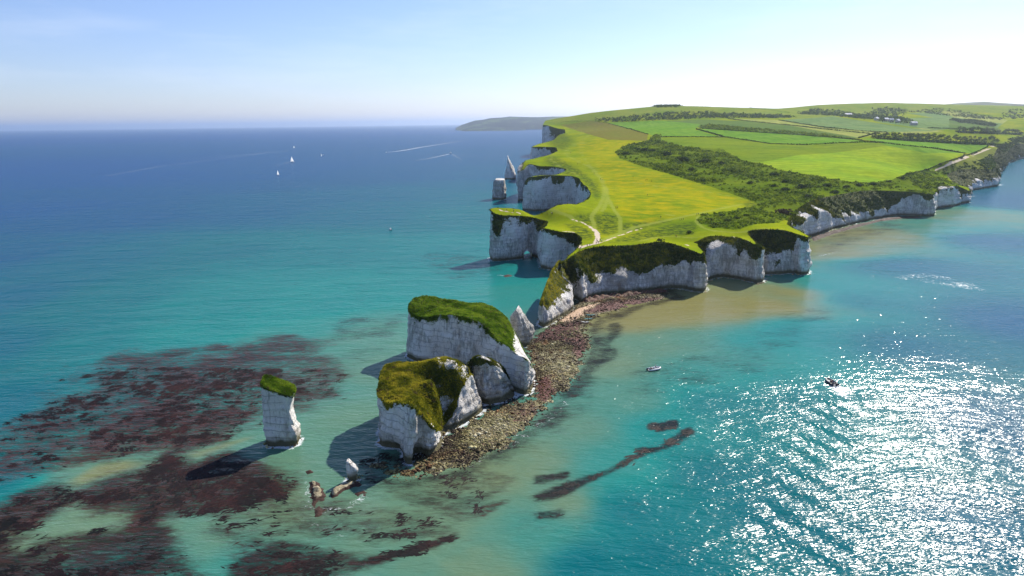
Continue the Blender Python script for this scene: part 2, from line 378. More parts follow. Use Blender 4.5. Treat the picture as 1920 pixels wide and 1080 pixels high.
# ------------------------------------------------------------------ the headland: coast columns, clockwise round the frame from far left to far right
# 'v': visible waterline pixel, rim pixel, depth of the rim behind the waterline, turf share of the face
# 'd': rim pixel and its forward distance (the foot is hidden), turf share
# 'w': world place X, Y and rim height
COAST = [
 ('w', 900, 3650, 70, .3), ('w', 420, 3100, 90, .3), ('w', 240, 2700, 95, .2), ('w', 130, 2350, 92, .1),
 ('d', 1017, 234, 2120, .05), ('d', 1027, 235, 2080, .1), ('d', 1036, 238, 2080, .2), ('d', 1047, 241, 2090, .3), ('d', 1059, 243, 2050, .4), ('d', 1060, 250, 1850, .4),
 ('d', 1040, 261, 1560, .2), ('d', 1006, 272, 1330, .05), ('d', 996, 275.5, 1245, .04), ('d', 1015, 275, 1225, .08), ('d', 1042, 276, 1225, .3), ('d', 1046, 283, 1160, .3),
 ('d', 1025, 291, 1070, .2), ('d', 993, 298, 985, .04),
 ('v', 968, 378, 979, 321, 8, .03), ('d', 992, 306, 915, .06), ('d', 1011, 311, 915, .10), ('d', 1036, 311.5, 915, .06), ('d', 1063, 316, 905, .10), ('d', 1050, 325, 850, .2),
 ('d', 1003, 330, 802, .1), ('v', 976, 394, 988, 334, 5, .10), ('d', 1003, 332, 790, .12), ('d', 1018, 330, 792, .03), ('d', 1048, 329, 800, .06), ('d', 1070, 330, 798, .05),
 ('d', 1085, 334, 780, .22), ('d', 1100, 350, 720, .10), ('d', 1108, 363, 660, .10), ('d', 1103, 374, 600, .2), ('d', 1080, 382, 565, .2), ('d', 1033, 390.5, 529, .1), ('d', 977, 392, 519, .05),
 ('d', 924, 388.5, 514, .02),
 ('v', 916, 484, 917, 392, 3, .02), ('v', 921, 490, 928, 399, 5, .14), ('v', 933, 490, 940, 403, 6, .18), ('v', 958, 488, 962, 403, 6, .13), ('v', 981, 485, 985, 405, 5, .12), ('v', 997, 481, 1002, 408, 6, .18),
 ('v', 1009, 484, 1028, 415, 6, .22), ('v', 1012, 502, 1020, 427, 2, .03), ('v', 1026, 506, 1036, 431, 3, .10), ('v', 1046, 507, 1055, 435, 4, .14), ('d', 1081, 437, 468, .25), ('d', 1092, 446, 455, .35),
 ('d', 1091, 457, 438, .3), ('d', 1083, 465, 424, .2), ('d', 1067, 480, 404, .2), ('d', 1050, 489, 391, .25), ('d', 1049, 490, 388, .3),
 ('d', 1054, 490, 392, .6), ('v', 1080, 560, 1060, 488, 16, .75), ('v', 1085, 562, 1066, 486, 20, .65), ('v', 1091, 568, 1077, 478, 30, .16), ('v', 1101, 561, 1086, 472, 34, .35), ('v', 1112, 557, 1104, 466, 32, .62), ('v', 1133, 553, 1124, 463, 28, .62), ('v', 1158, 552, 1152, 462, 25, .60), ('v', 1190, 549, 1184, 460, 23, .58),
 ('v', 1218, 546, 1214, 456, 20, .62), ('v', 1240, 543, 1238, 452, 18, .42), ('v', 1258, 541, 1259, 457, 14, .36), ('v', 1280, 542, 1282, 464, 10, .30), ('v', 1302, 547, 1302, 471, 6, .22), ('v', 1323, 548, 1316, 477, 4, .10), ('v', 1327, 541, 1319, 474, 4, .10),
 ('d', 1309, 462, 425, .5), ('v', 1328, 526, 1301, 455, 26, .6), ('v', 1336, 523, 1323, 445, 24, .25), ('v', 1354, 520, 1351, 443, 22, .10), ('v', 1381, 523, 1384, 446, 10, .12), ('v', 1408, 529, 1404, 452, 5, .12), ('v', 1431, 530, 1416, 460, 3, .05), ('v', 1436, 523, 1418, 457, 4, .15),
 ('d', 1403, 441, 458, .6), ('v', 1437, 516, 1402, 433, 24, .7), ('v', 1446, 515, 1420, 430.5, 22, .65), ('v', 1463, 514, 1440, 430, 18, .70), ('v', 1487, 512, 1468, 431, 10, .55), ('v', 1502, 516, 1494, 439, 5, .14), ('v', 1517, 514, 1515, 446, 2, .08), ('v', 1519, 508, 1517, 444, 2, .1),
 ('d', 1497, 433, 470, .4), ('d', 1476, 421, 508, .5), ('d', 1478, 410, 545, .3), ('v', 1521, 444, 1489, 397, 10, .15), ('v', 1534, 440, 1505, 386, 12, .12), ('v', 1551, 434, 1520, 378, 14, .30), ('v', 1568, 429, 1538, 371, 18, .62), ('v', 1592, 423, 1565, 366, 18, .72), ('v', 1620, 416, 1590, 361, 16, .78),
 ('v', 1648, 410, 1622, 357.5, 14, .65), ('v', 1672, 406, 1650, 357, 12, .66), ('v', 1688, 404, 1678, 357, 8, .35), ('v', 1712, 404.5, 1706, 359, 5, .14), ('v', 1735, 405.5, 1734, 362, 3, .08), ('v', 1751, 405, 1750, 364.5, 3, .08), ('v', 1754, 396, 1751, 361, 4, .3),
 ('v', 1756, 391, 1728, 350.5, 12, .12), ('v', 1776, 389, 1758, 348.5, 10, .08), ('v', 1796, 386, 1791, 349, 4, .08), ('v', 1799, 383, 1800, 350, 6, .6), ('v', 1818, 380, 1818, 357, 3, .4), ('v', 1820, 370, 1817, 352, 4, .5),
 ('v', 1824, 357, 1775, 326, 26, .55), ('v', 1846, 354, 1812, 317, 26, .60), ('v', 1872, 348.5, 1860, 317, 12, .55), ('v', 1875, 338, 1866, 309, 12, .8), ('v', 1877, 327, 1860, 297, 30, .85), ('v', 1893, 306, 1884, 285, 30, .9), ('v', 1922, 296, 1915, 269, 40, .9), ('v', 1990, 285, 1985, 258, 50, .9),
 ('w', 3300, 2700, 25, .9), ('w', 5200, 3500, 50, .9), ('w', 5200, 6200, 120, .5), ('w', 2400, 5600, 110, .5),
]
cb, cr, cv = [], [], []
for e in COAST:
    if e[0] == 'v': b = sea(e[1], e[2]); r = atY(e[3], e[4], b[1] + e[5]); v = e[6]
    elif e[0] == 'd': r = atY(e[1], e[2], e[3]); b = np.array([r[0], r[1], np.nan]); v = e[4]
    else: r = np.array([e[1], e[2], e[3]], float); b = np.array([r[0], r[1], np.nan]); v = e[4]
    cb.append(b); cr.append(r); cv.append(v)
cb, cr, cv = np.array(cb), np.array(cr), np.array(cv)
tan_ = np.roll(cr[:, :2], -1, 0) - np.roll(cr[:, :2], 1, 0); tan_ /= np.linalg.norm(tan_, axis=1)[:, None] + 1e-9
hid = np.isnan(cb[:, 2]); cb[hid, :2] += np.stack([tan_[:, 1], -tan_[:, 0]], 1)[hid] * (cr[hid, 2:3] * 0.05)
cb[:, 2] = 0
# inner heights of the land: pixel and forward distance
INNER = [(1117, 456, 432), (1150, 400, 540), (1200, 425, 500), (1300, 380, 620), (1400, 380, 640), (1440, 405, 540), (1350, 420, 500), (1250, 330, 800), (1120, 350, 740), (1110, 300, 960), (1060, 330, 840), (1070, 290, 1060), (1150, 262, 1300),
 (1090, 250, 1600), (1300, 300, 950), (1500, 300, 950), (1650, 320, 830), (1600, 345, 735), (1500, 345, 740), (1400, 335, 800), (1300, 265, 1250), (1500, 264, 1220), (1700, 262, 1250), (1850, 275, 1330), (1780, 300, 1010), (1300, 230, 1850),
 (1500, 237, 1680), (1700, 242, 1650), (1850, 247, 1750), (1045, 222, 2260), (1100, 213, 2300), (1150, 206.5, 2330), (1250, 199, 2380), (1400, 202, 2420), (1550, 196, 2700), (1650, 192, 2900), (1750, 197, 3100), (1870, 201, 3200), (1990, 203, 3300),
 (1300, 215, 2150), (1500, 211, 2300), (1650, 211, 2450), (1800, 217, 2550), (1920, 226, 2300), (1990, 240, 2100)]
ip = np.array([atY(*e) for e in INNER])
BEYOND = [(1045, 222, 2260, 500, 95), (1150, 207, 2330, 500, 100), (1250, 199, 2380, 500, 105), (1400, 202, 2420, 550, 100), (1550, 196, 2700, 600, 110), (1650, 192, 2900, 600, 110), (1750, 197, 3100, 700, 100), (1870, 201, 3200, 800, 100), (1990, 203, 3300, 800, 100)]
bp = []
for px, py, D, dD, z in BEYOND:
    q = atY(px, py, D); bp.append([q[0] * (D + dD) / D, D + dD, z])
ctl = np.vstack([cr, ip, np.array(bp)])
land = TPS(ctl[:, :2], ctl[:, 2], 2e-5)
def land_z(Q):
    Q = np.atleast_2d(Q)
    D = np.clip(Q[:, 1], 300, 5000)
    return land(Q) + 0.35 * fbm(Q, 0.035, 3, 5) + 0.004 * D * 0.2 * fbm(Q, 0.004, 3, 9)

step = lambda a: min(max(1.25, 0.0030 * a[1]), 40)
cols = resample(np.c_[cr, cb, cv[:, None]], step)
cols = blur(cols, 2, False)
NC = len(cols); rim, foot, vg = cols[:, :3].copy(), cols[:, 3:6].copy(), cols[:, 6]
tg = np.gradient(rim[:, :2], axis=0); tg = blur(tg / (np.linalg.norm(tg, axis=1)[:, None] + 1e-9), 6, False)
nor = np.stack([tg[:, 1], -tg[:, 0]], 1); nor /= np.linalg.norm(nor, axis=1)[:, None] + 1e-9
ampl = np.clip(0.6 + rim[:, 1] / 900, 0.7, 3.0) * np.clip(rim[:, 2] / 20, .3, 1)
rim[:, :2] += nor * (0.35 * ampl * fbm(rim[:, :2], 0.16, 3, 21))[:, None]
rim[:, 2] = land_z(rim[:, :2])
def crags(P, k=1.0):
    """bedding ledges and near-vertical joints of the chalk"""
    z = P[:, 2] + 1.6 * fbm(P, .05, 2, 141); led = .34 * noise(np.c_[z * 1.15, np.zeros(len(P)), np.zeros(len(P))], 1.0, 142) + .22 * noise(np.c_[z * 2.6, P[:, 0] * .05, P[:, 1] * .05], 1.0, 143)
    j = np.abs(noise(np.c_[P[:, :2], P[:, 2] * .12], .22, 144)); j2 = np.abs(noise(np.c_[P[:, :2], P[:, 2] * .2], .5, 145))
    return k * (led - 1.0 * smooth(.14, 0, j) - .5 * smooth(.16, 0, j2))
NR = 26; rows = []
tv = np.clip(1 - vg, 0.3, 1.0)
set_back = np.linalg.norm(rim[:, :2] - foot[:, :2], axis=1)
for k in range(NR):
    t = k / (NR - 1)
    lin = t; kink = np.where(t < tv, 0.14 * t / tv, 0.14 + 0.86 * (t - tv) / np.maximum(1 - tv, 1e-3))
    f = smooth(4, 10, set_back); s = (1 - f) * lin + f * kink
    P = foot + (rim - foot) * s[:, None]; P[:, 2] = rim[:, 2] * t
    if k == 0: P[:, 2] = -1.5
    edge = math.sin(math.pi * min(t * 1.02, 1)) ** 0.5 if k < NR - 1 else 0
    flute = fbm(np.c_[P[:, :2] * 1.0, P[:, 2] * 0.22], 0.11, 4, 3, 0.55)
    craggy = fbm(P, 0.42, 3, 8)
    d = ampl * (1.7 * flute + 0.7 * craggy + .25 * fbm(P, 1.3, 2, 19) + crags(P)) * edge
    d -= 1.1 * math.exp(-((t * 20 - 1.0) / 1.2) ** 2) * (0.6 + 0.5 * noise(P, 0.08, 4))      # wave-cut notch
    if k == 0: d -= 0.8
    P[:, :2] += nor * d[:, None]; rows.append(P)
WV = np.vstack(rows); tcol = np.repeat(np.linspace(0, 1, NR), NC)
vegw = smooth(-0.16, 0.16, tcol - np.tile(1 - vg, NR) + 0.26 * fbm(WV * [1, 1, .7], 0.09, 5, 31)) * (tcol > 0.1)
vegw[tcol > 0.985] = np.maximum(vegw[tcol > 0.985], 0.8)
WF = grid_faces(NR, NC)
# the little arch through the far fin: a hole driven along a level line
a0 = sea(988.5, 488); a1 = np.array([a0[0] * 1.13, a0[1] * 1.13, 0]); ad = (a1 - a0) / np.linalg.norm(a1 - a0); an = np.array([ad[1], -ad[0], 0])
def arch_r(P): return np.hypot((P - a0) @ an, np.maximum(P[:, 2] - 1.0, 0) * 0.52), (P - a0) @ ad
ar, al = arch_r(WV); AR = 2.8
hit = (ar < AR) & (al > -8) & (al < 75)
WF = WF[hit[WF].sum(1) < 2]
put('chalk_cliff', mesh('chalk_cliff', WV, WF, MAT['chalk'], {'veg': vegw, 'grime': np.clip(.35 + .5 * fbm(WV, .03, 3, 37), 0, 1)}, smooth_=True), kind='structure')
rg = []
for s in np.linspace(.5, 30, 24):
    rg.append([a0 + ad * s + an * (math.cos(q) * (AR + .25 + .25 * math.sin(3 * q + s))) + np.array([0, 0, max(-1.0, 1.0 + math.sin(q) * (AR + .3) / 0.52)]) for q in np.linspace(-0.5, math.pi + .5, 16)])
put('arch_lining', mesh('arch_lining', np.array(rg).reshape(-1, 3), grid_faces(24, 16), MAT['chalk'], {'veg': np.zeros(24 * 16)}, smooth_=True), kind='structure')

# ---- the land surface, cut along the field borders
RIMPOLY = rim[:, :2]
def ground(pts):
    """pixels -> places on the land (nan where the ray misses it)"""
    pts = np.atleast_2d(pts); out = np.full((len(pts), 3), np.nan); d = rays(pts)
    ts = np.concatenate([np.arange(320, 1200, 3.0), np.geomspace(1200, 6000, 420)])
    for i, v in enumerate(d):
        Q = np.outer(ts / v[1], v); h = CAM_H + Q[:, 2] - land_z(Q[:, :2]); ok = (h < 0)
        if not ok.any(): continue
        ins = ok & inside(RIMPOLY, Q[:, :2]); k = np.argmax(ins)
        if not ins[k]: continue
        if k > 0 and h[k - 1] > 0: f = h[k - 1] / (h[k - 1] - h[k]); q = Q[k - 1] + (Q[k] - Q[k - 1]) * f
        else: q = Q[k]
        out[i] = [q[0], q[1], CAM_H + q[2]]
    return out
def gline(pts, sp=10):
    g = ground(resample(np.array(pts, float), sp)); return g[~np.isnan(g[:, 0])]

SCRUB = [(1153,284),(1173,273),(1217,263),(1230,253),(1238,254),(1240,264),(1280,276),(1355,279),(1373,293),(1393,302),(1430,308),(1453,317),(1513,327),(1567,337),(1600,341),(1640,342),(1673,337),(1690,329),(1720,322),(1748,320),(1768,332),(1800,349),(1750,368),(1712,363),(1674,361),(1610,361),(1571,370),(1532,377),(1514,386),(1494,396),(1484,412),(1473,414),(1462,400),(1440,385),(1407,376),(1333,350),(1257,327),(1207,313),(1162,297)]
SCRUB2 = [(1307,410),(1317,403),(1370,396),(1413,387),(1443,378),(1462,390),(1473,410),(1460,418),(1420,420),(1380,431),(1337,427),(1311,418)]
FIELDS = [  # name, material, outline in the photograph
 ('scrub_ground', 'rough', SCRUB), ('scrub_ground', 'rough', SCRUB2),
 ('field', 'lime', [(1420,305),(1450,300),(1500,290),(1563,287),(1663,273),(1735,287),(1807,287),(1740,320),(1690,329),(1673,337),(1640,343),(1600,341),(1567,337),(1513,327),(1453,317)]),
 ('field', 'olive', [(1233,258),(1280,258),(1360,258),(1447,270),(1513,272),(1580,268),(1647,267),(1663,273),(1563,287),(1500,290),(1450,300),(1420,305),(1393,302),(1373,293),(1355,279),(1280,277),(1240,264)]),
 ('field', 'green', [(1647,267),(1613,259),(1860,269),(1827,287),(1807,287),(1735,287),(1663,273)]),
 ('field', 'green', [(1313,241),(1480,252),(1593,261),(1640,268),(1580,268),(1513,272),(1447,270),(1357,257),(1307,244)]),
 ('field', 'green', [(1137,230),(1240,226),(1313,233),(1302,243),(1350,257),(1233,256),(1217,252),(1173,240)]),
 ('field', 'straw', [(1363,222),(1460,225),(1547,240),(1663,248),(1613,259),(1480,235),(1400,227)]),
 ('field', 'sage', [(1460,225),(1563,218),(1613,226),(1713,241),(1760,245),(1663,248),(1547,240)]),
 ('field', 'moss', [(1250,227),(1330,224),(1363,226),(1400,227),(1480,235),(1613,259),(1593,261),(1480,252),(1313,240),(1305,234)]),
 ('field', 'brown', [(1050,234),(1110,227),(1173,236),(1215,252),(1213,264),(1140,262),(1087,247)]),
 ('field', 'down', [(1000,238),(1053,218),(1150,190),(1400,180),(1500,180),(1492,222),(1460,220),(1260,211),(1115,226),(1060,232)]),
 ('field', 'sage', [(1678,222),(1780,220),(1780,242),(1753,244),(1640,228)]),
 ('field', 'moss', [(1780,220),(1830,226),(1880,243),(1780,244)]),
 ('field', 'straw', [(1760,208),(1800,210),(1890,225),(1880,232),(1790,220)]),
 ('field', 'sage', [(1700,212),(1760,210),(1790,220),(1880,232),(1870,240),(1770,224)]),
 ('field', 'straw', [(1660,242),(1730,240),(1770,246),(1700,252)]),
 ('field', 'down', [(1490,222),(1500,180),(2150,180),(2150,212),(1900,212),(1700,210),(1600,218),(1560,218)]),
 ('coast_grass', 'dry', [(1750,322),(1870,274),(1890,274),(1872,300),(1850,318),(1780,322)]),
]
GRASS = {'meadow': ((0.132, 0.205, 0.010), (0.250, 0.280, 0.010), None, True), 'rough': ((0.075, 0.125, 0.008), (0.130, 0.180, 0.012), None, False),
 'lime': ((0.175, 0.300, 0.024), (0.265, 0.350, 0.022), (0.02, 0.11, 0), False), 'olive': ((0.130, 0.205, 0.018), (0.180, 0.240, 0.018), (0.015, 0.09, 0), False),
 'green': ((0.105, 0.230, 0.026), (0.155, 0.270, 0.030), (0.10, 0.02, 0), False), 'straw': ((0.240, 0.280, 0.075), (0.29, 0.31, 0.085), (0.08, 0.02, 0), False),
 'sage': ((0.120, 0.200, 0.075), (0.160, 0.230, 0.085), (0.06, 0.02, 0), False), 'moss': ((0.085, 0.150, 0.038), (0.115, 0.170, 0.040), None, False),
 'brown': ((0.150, 0.165, 0.028), (0.165, 0.150, 0.035), None, False), 'down': ((0.135, 0.205, 0.026), (0.205, 0.240, 0.036), None, False), 'dry': ((0.13, 0.16, 0.03), (0.18, 0.20, 0.045), None, False)}
for k, (a, b, r_, p_) in GRASS.items(): MAT[k] = m_field(k + '_grass', a, b, r_, p_)

pts = [];
def lattice(r0, r1, k, amin, amax):
    r = r0
    while r < r1:
        dr = k * r; n = int((amax - amin) / k); a = amin + (np.arange(n) + rng.uniform(0, 1, n) * .5 + (0.5 if len(pts) % 2 else 0)) * k
        rr = r + rng.uniform(-.25, .25, n) * dr; pts.append(np.stack([np.sin(a) * rr, np.cos(a) * rr], 1)); r += dr * 0.95
lattice(330, 640, 0.0042, R(-5), R(34)); lattice(640, 1100, 0.006, R(-1), R(43)); lattice(1100, 3600, 0.010, R(0), R(47)); lattice(3600, 7500, 0.03, R(5), R(62)); lattice(1500, 3600, 0.03, R(47), R(65))
LP = np.vstack(pts); LP = LP[inside(RIMPOLY, LP)]
near = np.full(len(LP), 1e9)
stp = np.array([step(p) for p in rim])
for i in range(0, len(LP), 4000):                       # keep the lattice off the rim
    d = np.sqrt(((LP[i:i + 4000, None] - rim[None, :, :2]) ** 2).sum(2)); near[i:i + 4000] = (d / stp).min(1)
LP = LP[near > 0.7]
V2 = [Vector(p) for p in rim[:, :2].tolist()] + [Vector(p) for p in LP.tolist()]
E = []; 
for nm, mk, poly in FIELDS:
    g = gline(list(poly) + [poly[0]], 9); 
    if len(g) < 3: continue
    j = len(V2); V2 += [Vector(p) for p in g[:, :2].tolist()]
    E += [(j + k, j + k + 1) for k in range(len(g) - 1) if np.hypot(*(g[k + 1] - g[k])[:2]) < 0.12 * g[k][1]]
cv2, ce2, cf2, _, _, _ = delaunay_2d_cdt(V2, E, [list(range(NC))], 1, 1e-4)
LV = np.array([(v[0], v[1]) for v in cv2]); LF = np.array([f for f in cf2 if len(f) == 3], int)
LZ = land_z(LV)
# painted masks: worn paths, bare chalk, rough tussocks, buttercups
def mask(Q, lines, soft=1.3):
    m = np.zeros(len(Q))
    for pts_, w in lines:
        g = gline(pts_, 12)
        if len(g) > 1: m = np.maximum(m, 1 - smooth(w * 0.2, w * soft * .62, dline(g[:, :2], Q)))
    return m
PATHS = [([(1128,452),(1190,426),(1260,411),(1310,400),(1390,383)], 4.5), ([(1112,432),(1114,419),(1109,411),(1110,404),(1124,386),(1131,372),(1133,350),(1128,335),(1111,315),(1078,300),(1064,293),(1062,283),(1078,270),(1102,256),(1085,246),(1078,241)], 3.2),
 ([(1163,436),(1163,410),(1153,396),(1140,372),(1137,352),(1120,330),(1098,302),(1088,284),(1094,268)], 3.0), ([(1140,372),(1132,392),(1128,396)], 3.0), ([(1033,393),(1068,405),(1078,414)], 4), ([(1085,330),(1070,322),(1050,312),(1033,300),(1035,292),(1044,285)], 3),
 ([(1262,404),(1250,402)], 4), ([(1310,405),(1306,417),(1320,428),(1340,433),(1380,436),(1420,432),(1470,430)], 2.6), ([(1200,452),(1225,446),(1250,443),(1300,446),(1340,440)], 2.2), ([(1165,338),(1250,352),(1330,360),(1390,372)], 2.2)]
BARE = [([(1052,488),(1066,480),(1076,472),(1087,465),(1096,462)], 1.7), ([(1090,464),(1100,460),(1112,458),(1121,456)], 4.0), ([(1117,456),(1121,446),(1119,436),(1113,430)], 3.4), ([(1113,430),(1104,423),(1090,417),(1074,411)], 2.0),
 ([(926,391),(938,394),(957,397),(976,400)], 1.6), ([(1754,320),(1790,305),(1830,289),(1868,274)], 6.5), ([(1125,455),(1134,452),(1160,442),(1190,432),(1205,427)], 1.5), ([(1374,444),(1390,447),(1408,453)], 1.1), ([(1284,458),(1294,462)], 1.4)]
nearm = LV[:, 1] < 1900
def fill(lines, soft=1.3):
    m = np.zeros(len(LV)); m[nearm] = mask(LV[nearm], lines, soft); return m
a_path, a_bare = fill(PATHS), fill(BARE)
LPX = pix(np.c_[LV, LZ])
def blob(polys, soft):
    m = np.zeros(len(LV))
    for p in polys: m = np.maximum(m, smooth(-soft, soft, sdf(p, LPX)))
    return m
a_gold = blob([[(1085,262),(1140,258),(1215,268),(1170,282),(1160,300),(1100,295),(1075,280)], [(1110,296),(1160,300),(1250,330),(1405,378),(1300,402),(1200,420),(1160,400),(1140,360)]], 10)
a_rough = blob([[(1082,402),(1110,401),(1108,412),(1113,425),(1100,420),(1078,410)], [(1114,404),(1135,399),(1160,404),(1158,435),(1140,441),(1122,438),(1117,420)], [(1060,420),(1090,424),(1115,436),(1110,448),(1092,450)],
   [(1140,455),(1180,440),(1260,420),(1310,415),(1300,440),(1250,442),(1190,453)], [(1035,290),(1085,318),(1120,345),(1128,365),(1118,375),(1108,358),(1085,330),(1050,325),(1020,300)], [(1165,419),(1245,412),(1260,416),(1190,432),(1167,438)], [(1050,245),(1075,262),(1062,280),(1045,280),(1030,268)], [(1395,378),(1440,372),(1440,384),(1400,392)]], 4) * 1.0
ring = smooth(10, 1.0, 0) * 0
cen = LV[LF].mean(1); CPX = pix(np.c_[cen, LZ[LF].mean(1)])
own = np.full(len(LF), -1)
for i, (nm, mk, poly) in enumerate(FIELDS):
    own[(own < 0) & inside(poly, CPX) & (cen[:, 1] < 5200)] = i
def land_piece(name, mk, sel):
    f = LF[sel]; ids, inv = np.unique(f, return_inverse=True); v = np.c_[LV[ids], LZ[ids]]
    put(name, mesh(name, v, inv.reshape(-1, 3).astype(int), MAT[mk], {'path': a_path[ids], 'bare': a_bare[ids], 'rough': a_rough[ids], 'gold': a_gold[ids]}, smooth_=True), kind='structure')
land_piece('meadow', 'meadow', own == -1)
for i, (nm, mk, poly) in enumerate(FIELDS):
    if (own == i).any(): land_piece(nm, mk, own == i)
print('land', len(LF), 'cliff', len(WV))

# ------------------------------------------------------------------ the sea
def axis(lo, hi, st, far_lo, far_hi, g=1.06):
    mid = list(np.arange(lo, hi, st)); s, x, a = st, lo, []
    while x > far_lo: s *= g; x -= s; a.append(x)
    s, x, b = st, hi, []
    while x < far_hi: s *= g; x += s; b.append(x)
    return np.array(a[::-1] + mid + b)
sx = axis(-260, 260, 1.8, -60000, 60000, 1.045); sy = axis(110, 470, 1.8, -2500, 80000, 1.03)
SX, SY = np.meshgrid(sx, sy); SP = np.stack([SX.ravel(), SY.ravel()], 1)
# water depth and silt at sounding points (pixel, depth 0..1, silt 0..1)
SOUND = [(0,260,1,0),(300,260,1,0),(600,260,.95,0),(850,260,.9,0),(0,320,1,0),(250,330,.97,0),(500,320,.9,0),(750,320,.82,0),(920,320,.76,0),(0,400,.92,0),(200,410,.84,0),(450,400,.76,0),(700,400,.68,0),(880,400,.60,0),
 (0,480,.78,0),(200,480,.68,0),(400,470,.60,0),(600,470,.54,0),(800,470,.50,0),(900,500,.46,0),(0,560,.70,0),(200,560,.58,0),(400,560,.46,0),(600,560,.42,0),(780,530,.44,0),(940,555,.36,0),(0,650,.68,0),(150,640,.55,0),(350,620,.44,0),(550,620,.36,0),(700,630,.24,.05),(720,700,.18,.15),
 (0,760,.66,0),(200,740,.52,0),(420,740,.36,0),(600,740,.26,.05),(660,780,.18,.2),(0,900,.60,0),(150,880,.22,.35),(330,860,.22,.3),(560,870,.24,.35),(620,840,.22,.25),(0,1000,.30,.55),(200,980,.26,.55),(400,960,.30,.42),(550,960,.26,.50),(200,1070,.40,.3),(450,1070,.38,.35),(700,990,.27,.42),(760,1060,.34,.45),(860,960,.24,.48),(900,1060,.36,.55),(900,900,.24,.55),
 (1000,1000,.38,.40),(1000,860,.24,.48),(1080,800,.20,.30),(1050,940,.30,.50),(1100,1060,.60,.15),(1180,960,.56,.05),(1250,1060,.60,0),(1150,870,.34,.2),(1180,750,.24,.22),(1150,680,.16,.40),(1250,800,.42,.05),(1350,900,.57,0),(1300,700,.34,.08),(1230,640,.22,.30),(1180,600,.10,.90),(1250,590,.10,.92),(1330,580,.12,.90),(1420,570,.14,.85),(1500,550,.16,.75),(1300,635,.26,.25),
 (1400,640,.38,.08),(1500,620,.46,.05),(1560,540,.42,.15),(1560,470,.20,.7),(1650,440,.20,.75),(1740,430,.34,.4),(1800,400,.3,.5),(1600,560,.58,0),(1700,500,.66,0),(1850,450,.74,0),(1900,600,.76,0),(1700,650,.66,0),(1500,760,.54,0),(1450,950,.60,0),(1600,1000,.62,0),(1850,1000,.68,0),(1900,800,.72,0),(1900,380,.76,0),(1920,310,.7,0),(1350,760,.52,0)]
sw = np.array([sea(p[0], p[1])[:2] for p in SOUND]); sv = np.array([p[2:] for p in SOUND])
def logp(Q): 
    r = np.hypot(Q[:, 0], np.maximum(Q[:, 1], 60)); a = np.arctan2(Q[:, 0], np.maximum(Q[:, 1], 60)); return np.stack([a, np.log(r)], 1)
ls, lq = logp(sw), logp(SP)
dep = np.zeros(len(SP)); sil = np.zeros(len(SP)); wsum = np.zeros(len(SP))
for p, v in zip(ls, sv):
    w = 1 / (((lq - p) ** 2).sum(1) + 0.0016) ** 1.8; dep += w * v[0]; sil += w * v[1]; wsum += w
dep /= wsum; sil /= wsum
spx = np.full((len(SP), 2), -9999.0); fr = SP[:, 1] > 60; spx[fr] = pix(np.c_[SP[fr], np.zeros(fr.sum())])
nearS = fr & (SP[:, 1] < 1400) & (np.abs(SP[:, 0]) < 900)
idx = np.where(nearS)[0]; Q = SP[idx]; QX = spx[idx]
# weed beds: outline in the photograph -> the same outline on the sea bed, strength, redness
KELP = [([(-60,830),(60,770),(230,665),(430,640),(600,645),(650,690),(640,745),(520,760),(430,800),(330,830),(200,865),(60,890),(-60,930)], .66, 1.0), ([(240,760),(330,745),(470,770),(420,830),(300,850),(200,860),(180,810)], .86, 1.0), ([(280,690),(420,665),(540,670),(520,720),(380,740),(290,735)], .82, 1.0),
 ([(-60,960),(60,905),(170,880),(330,835),(440,860),(540,900),(540,935),(440,960),(330,950),(250,1000),(180,990),(120,960),(60,990),(-60,1010)], .88, .7), ([(-60,1020),(70,1000),(170,990),(260,960),(300,1010),(390,1075),(400,1120),(-60,1120)], .85, .5), ([(420,1060),(520,1000),(640,1030),(760,1040),(860,1000),(850,1020),(740,1065),(640,1090),(420,1110)], .70, .5),
 ([(640,1050),(740,1030),(865,997),(860,1012),(770,1045),(660,1075)], .95, .6), ([(520,930),(640,950),(760,960),(850,960),(830,1010),(700,1000),(560,990)], .38, .5), ([(400,930),(560,930),(720,950),(900,960),(860,1000),(700,1030),(560,1010),(430,1060)], .50, .5), ([(690,905),(800,890),(900,880),(960,900),(900,960),(760,950)], .46, .4), ([(880,965),(920,940),(960,935),(900,975)], .55, .8),
 ([(1003,930),(1050,915),(1135,880),(1185,850),(1190,838),(1240,835),(1295,800),(1300,812),(1250,842),(1200,862),(1140,892),(1060,922),(1010,938)], .90, .3), ([(1215,795),(1265,788),(1275,800),(1230,812)], .85, .3), ([(1000,895),(1065,885),(1060,898),(1005,905)], .75, .3), ([(1000,962),(1055,955),(1060,968),(1005,975)], .65, .2),
 ([(1135,605),(1170,600),(1172,625),(1150,645),(1165,665),(1120,690),(1100,720),(1080,715),(1120,670)], .68, .1), ([(1130,585),(1200,573),(1180,590),(1140,600)], .5, .4), ([(560,700),(640,660),(700,640),(740,660),(640,700),(600,740)], .22, .3), ([(640,600),(760,590),(720,630),(620,640)], .34, .3), ([(790,470),(920,480),(960,500),(860,520),(780,500)], .30, .1),
 ([(1180,690),(1420,640),(1560,560),(1500,640),(1350,720),(1210,740)], .24, .1), ([(1020,770),(1110,700),(1130,710),(1060,800),(980,850)], .30, .2), ([(1560,430),(1660,410),(1700,425),(1600,455),(1530,480)], .34, .5)]
WARP = fbm(Q, .035, 4, 151); kel = np.zeros(len(Q)); red = np.zeros(len(Q)); 
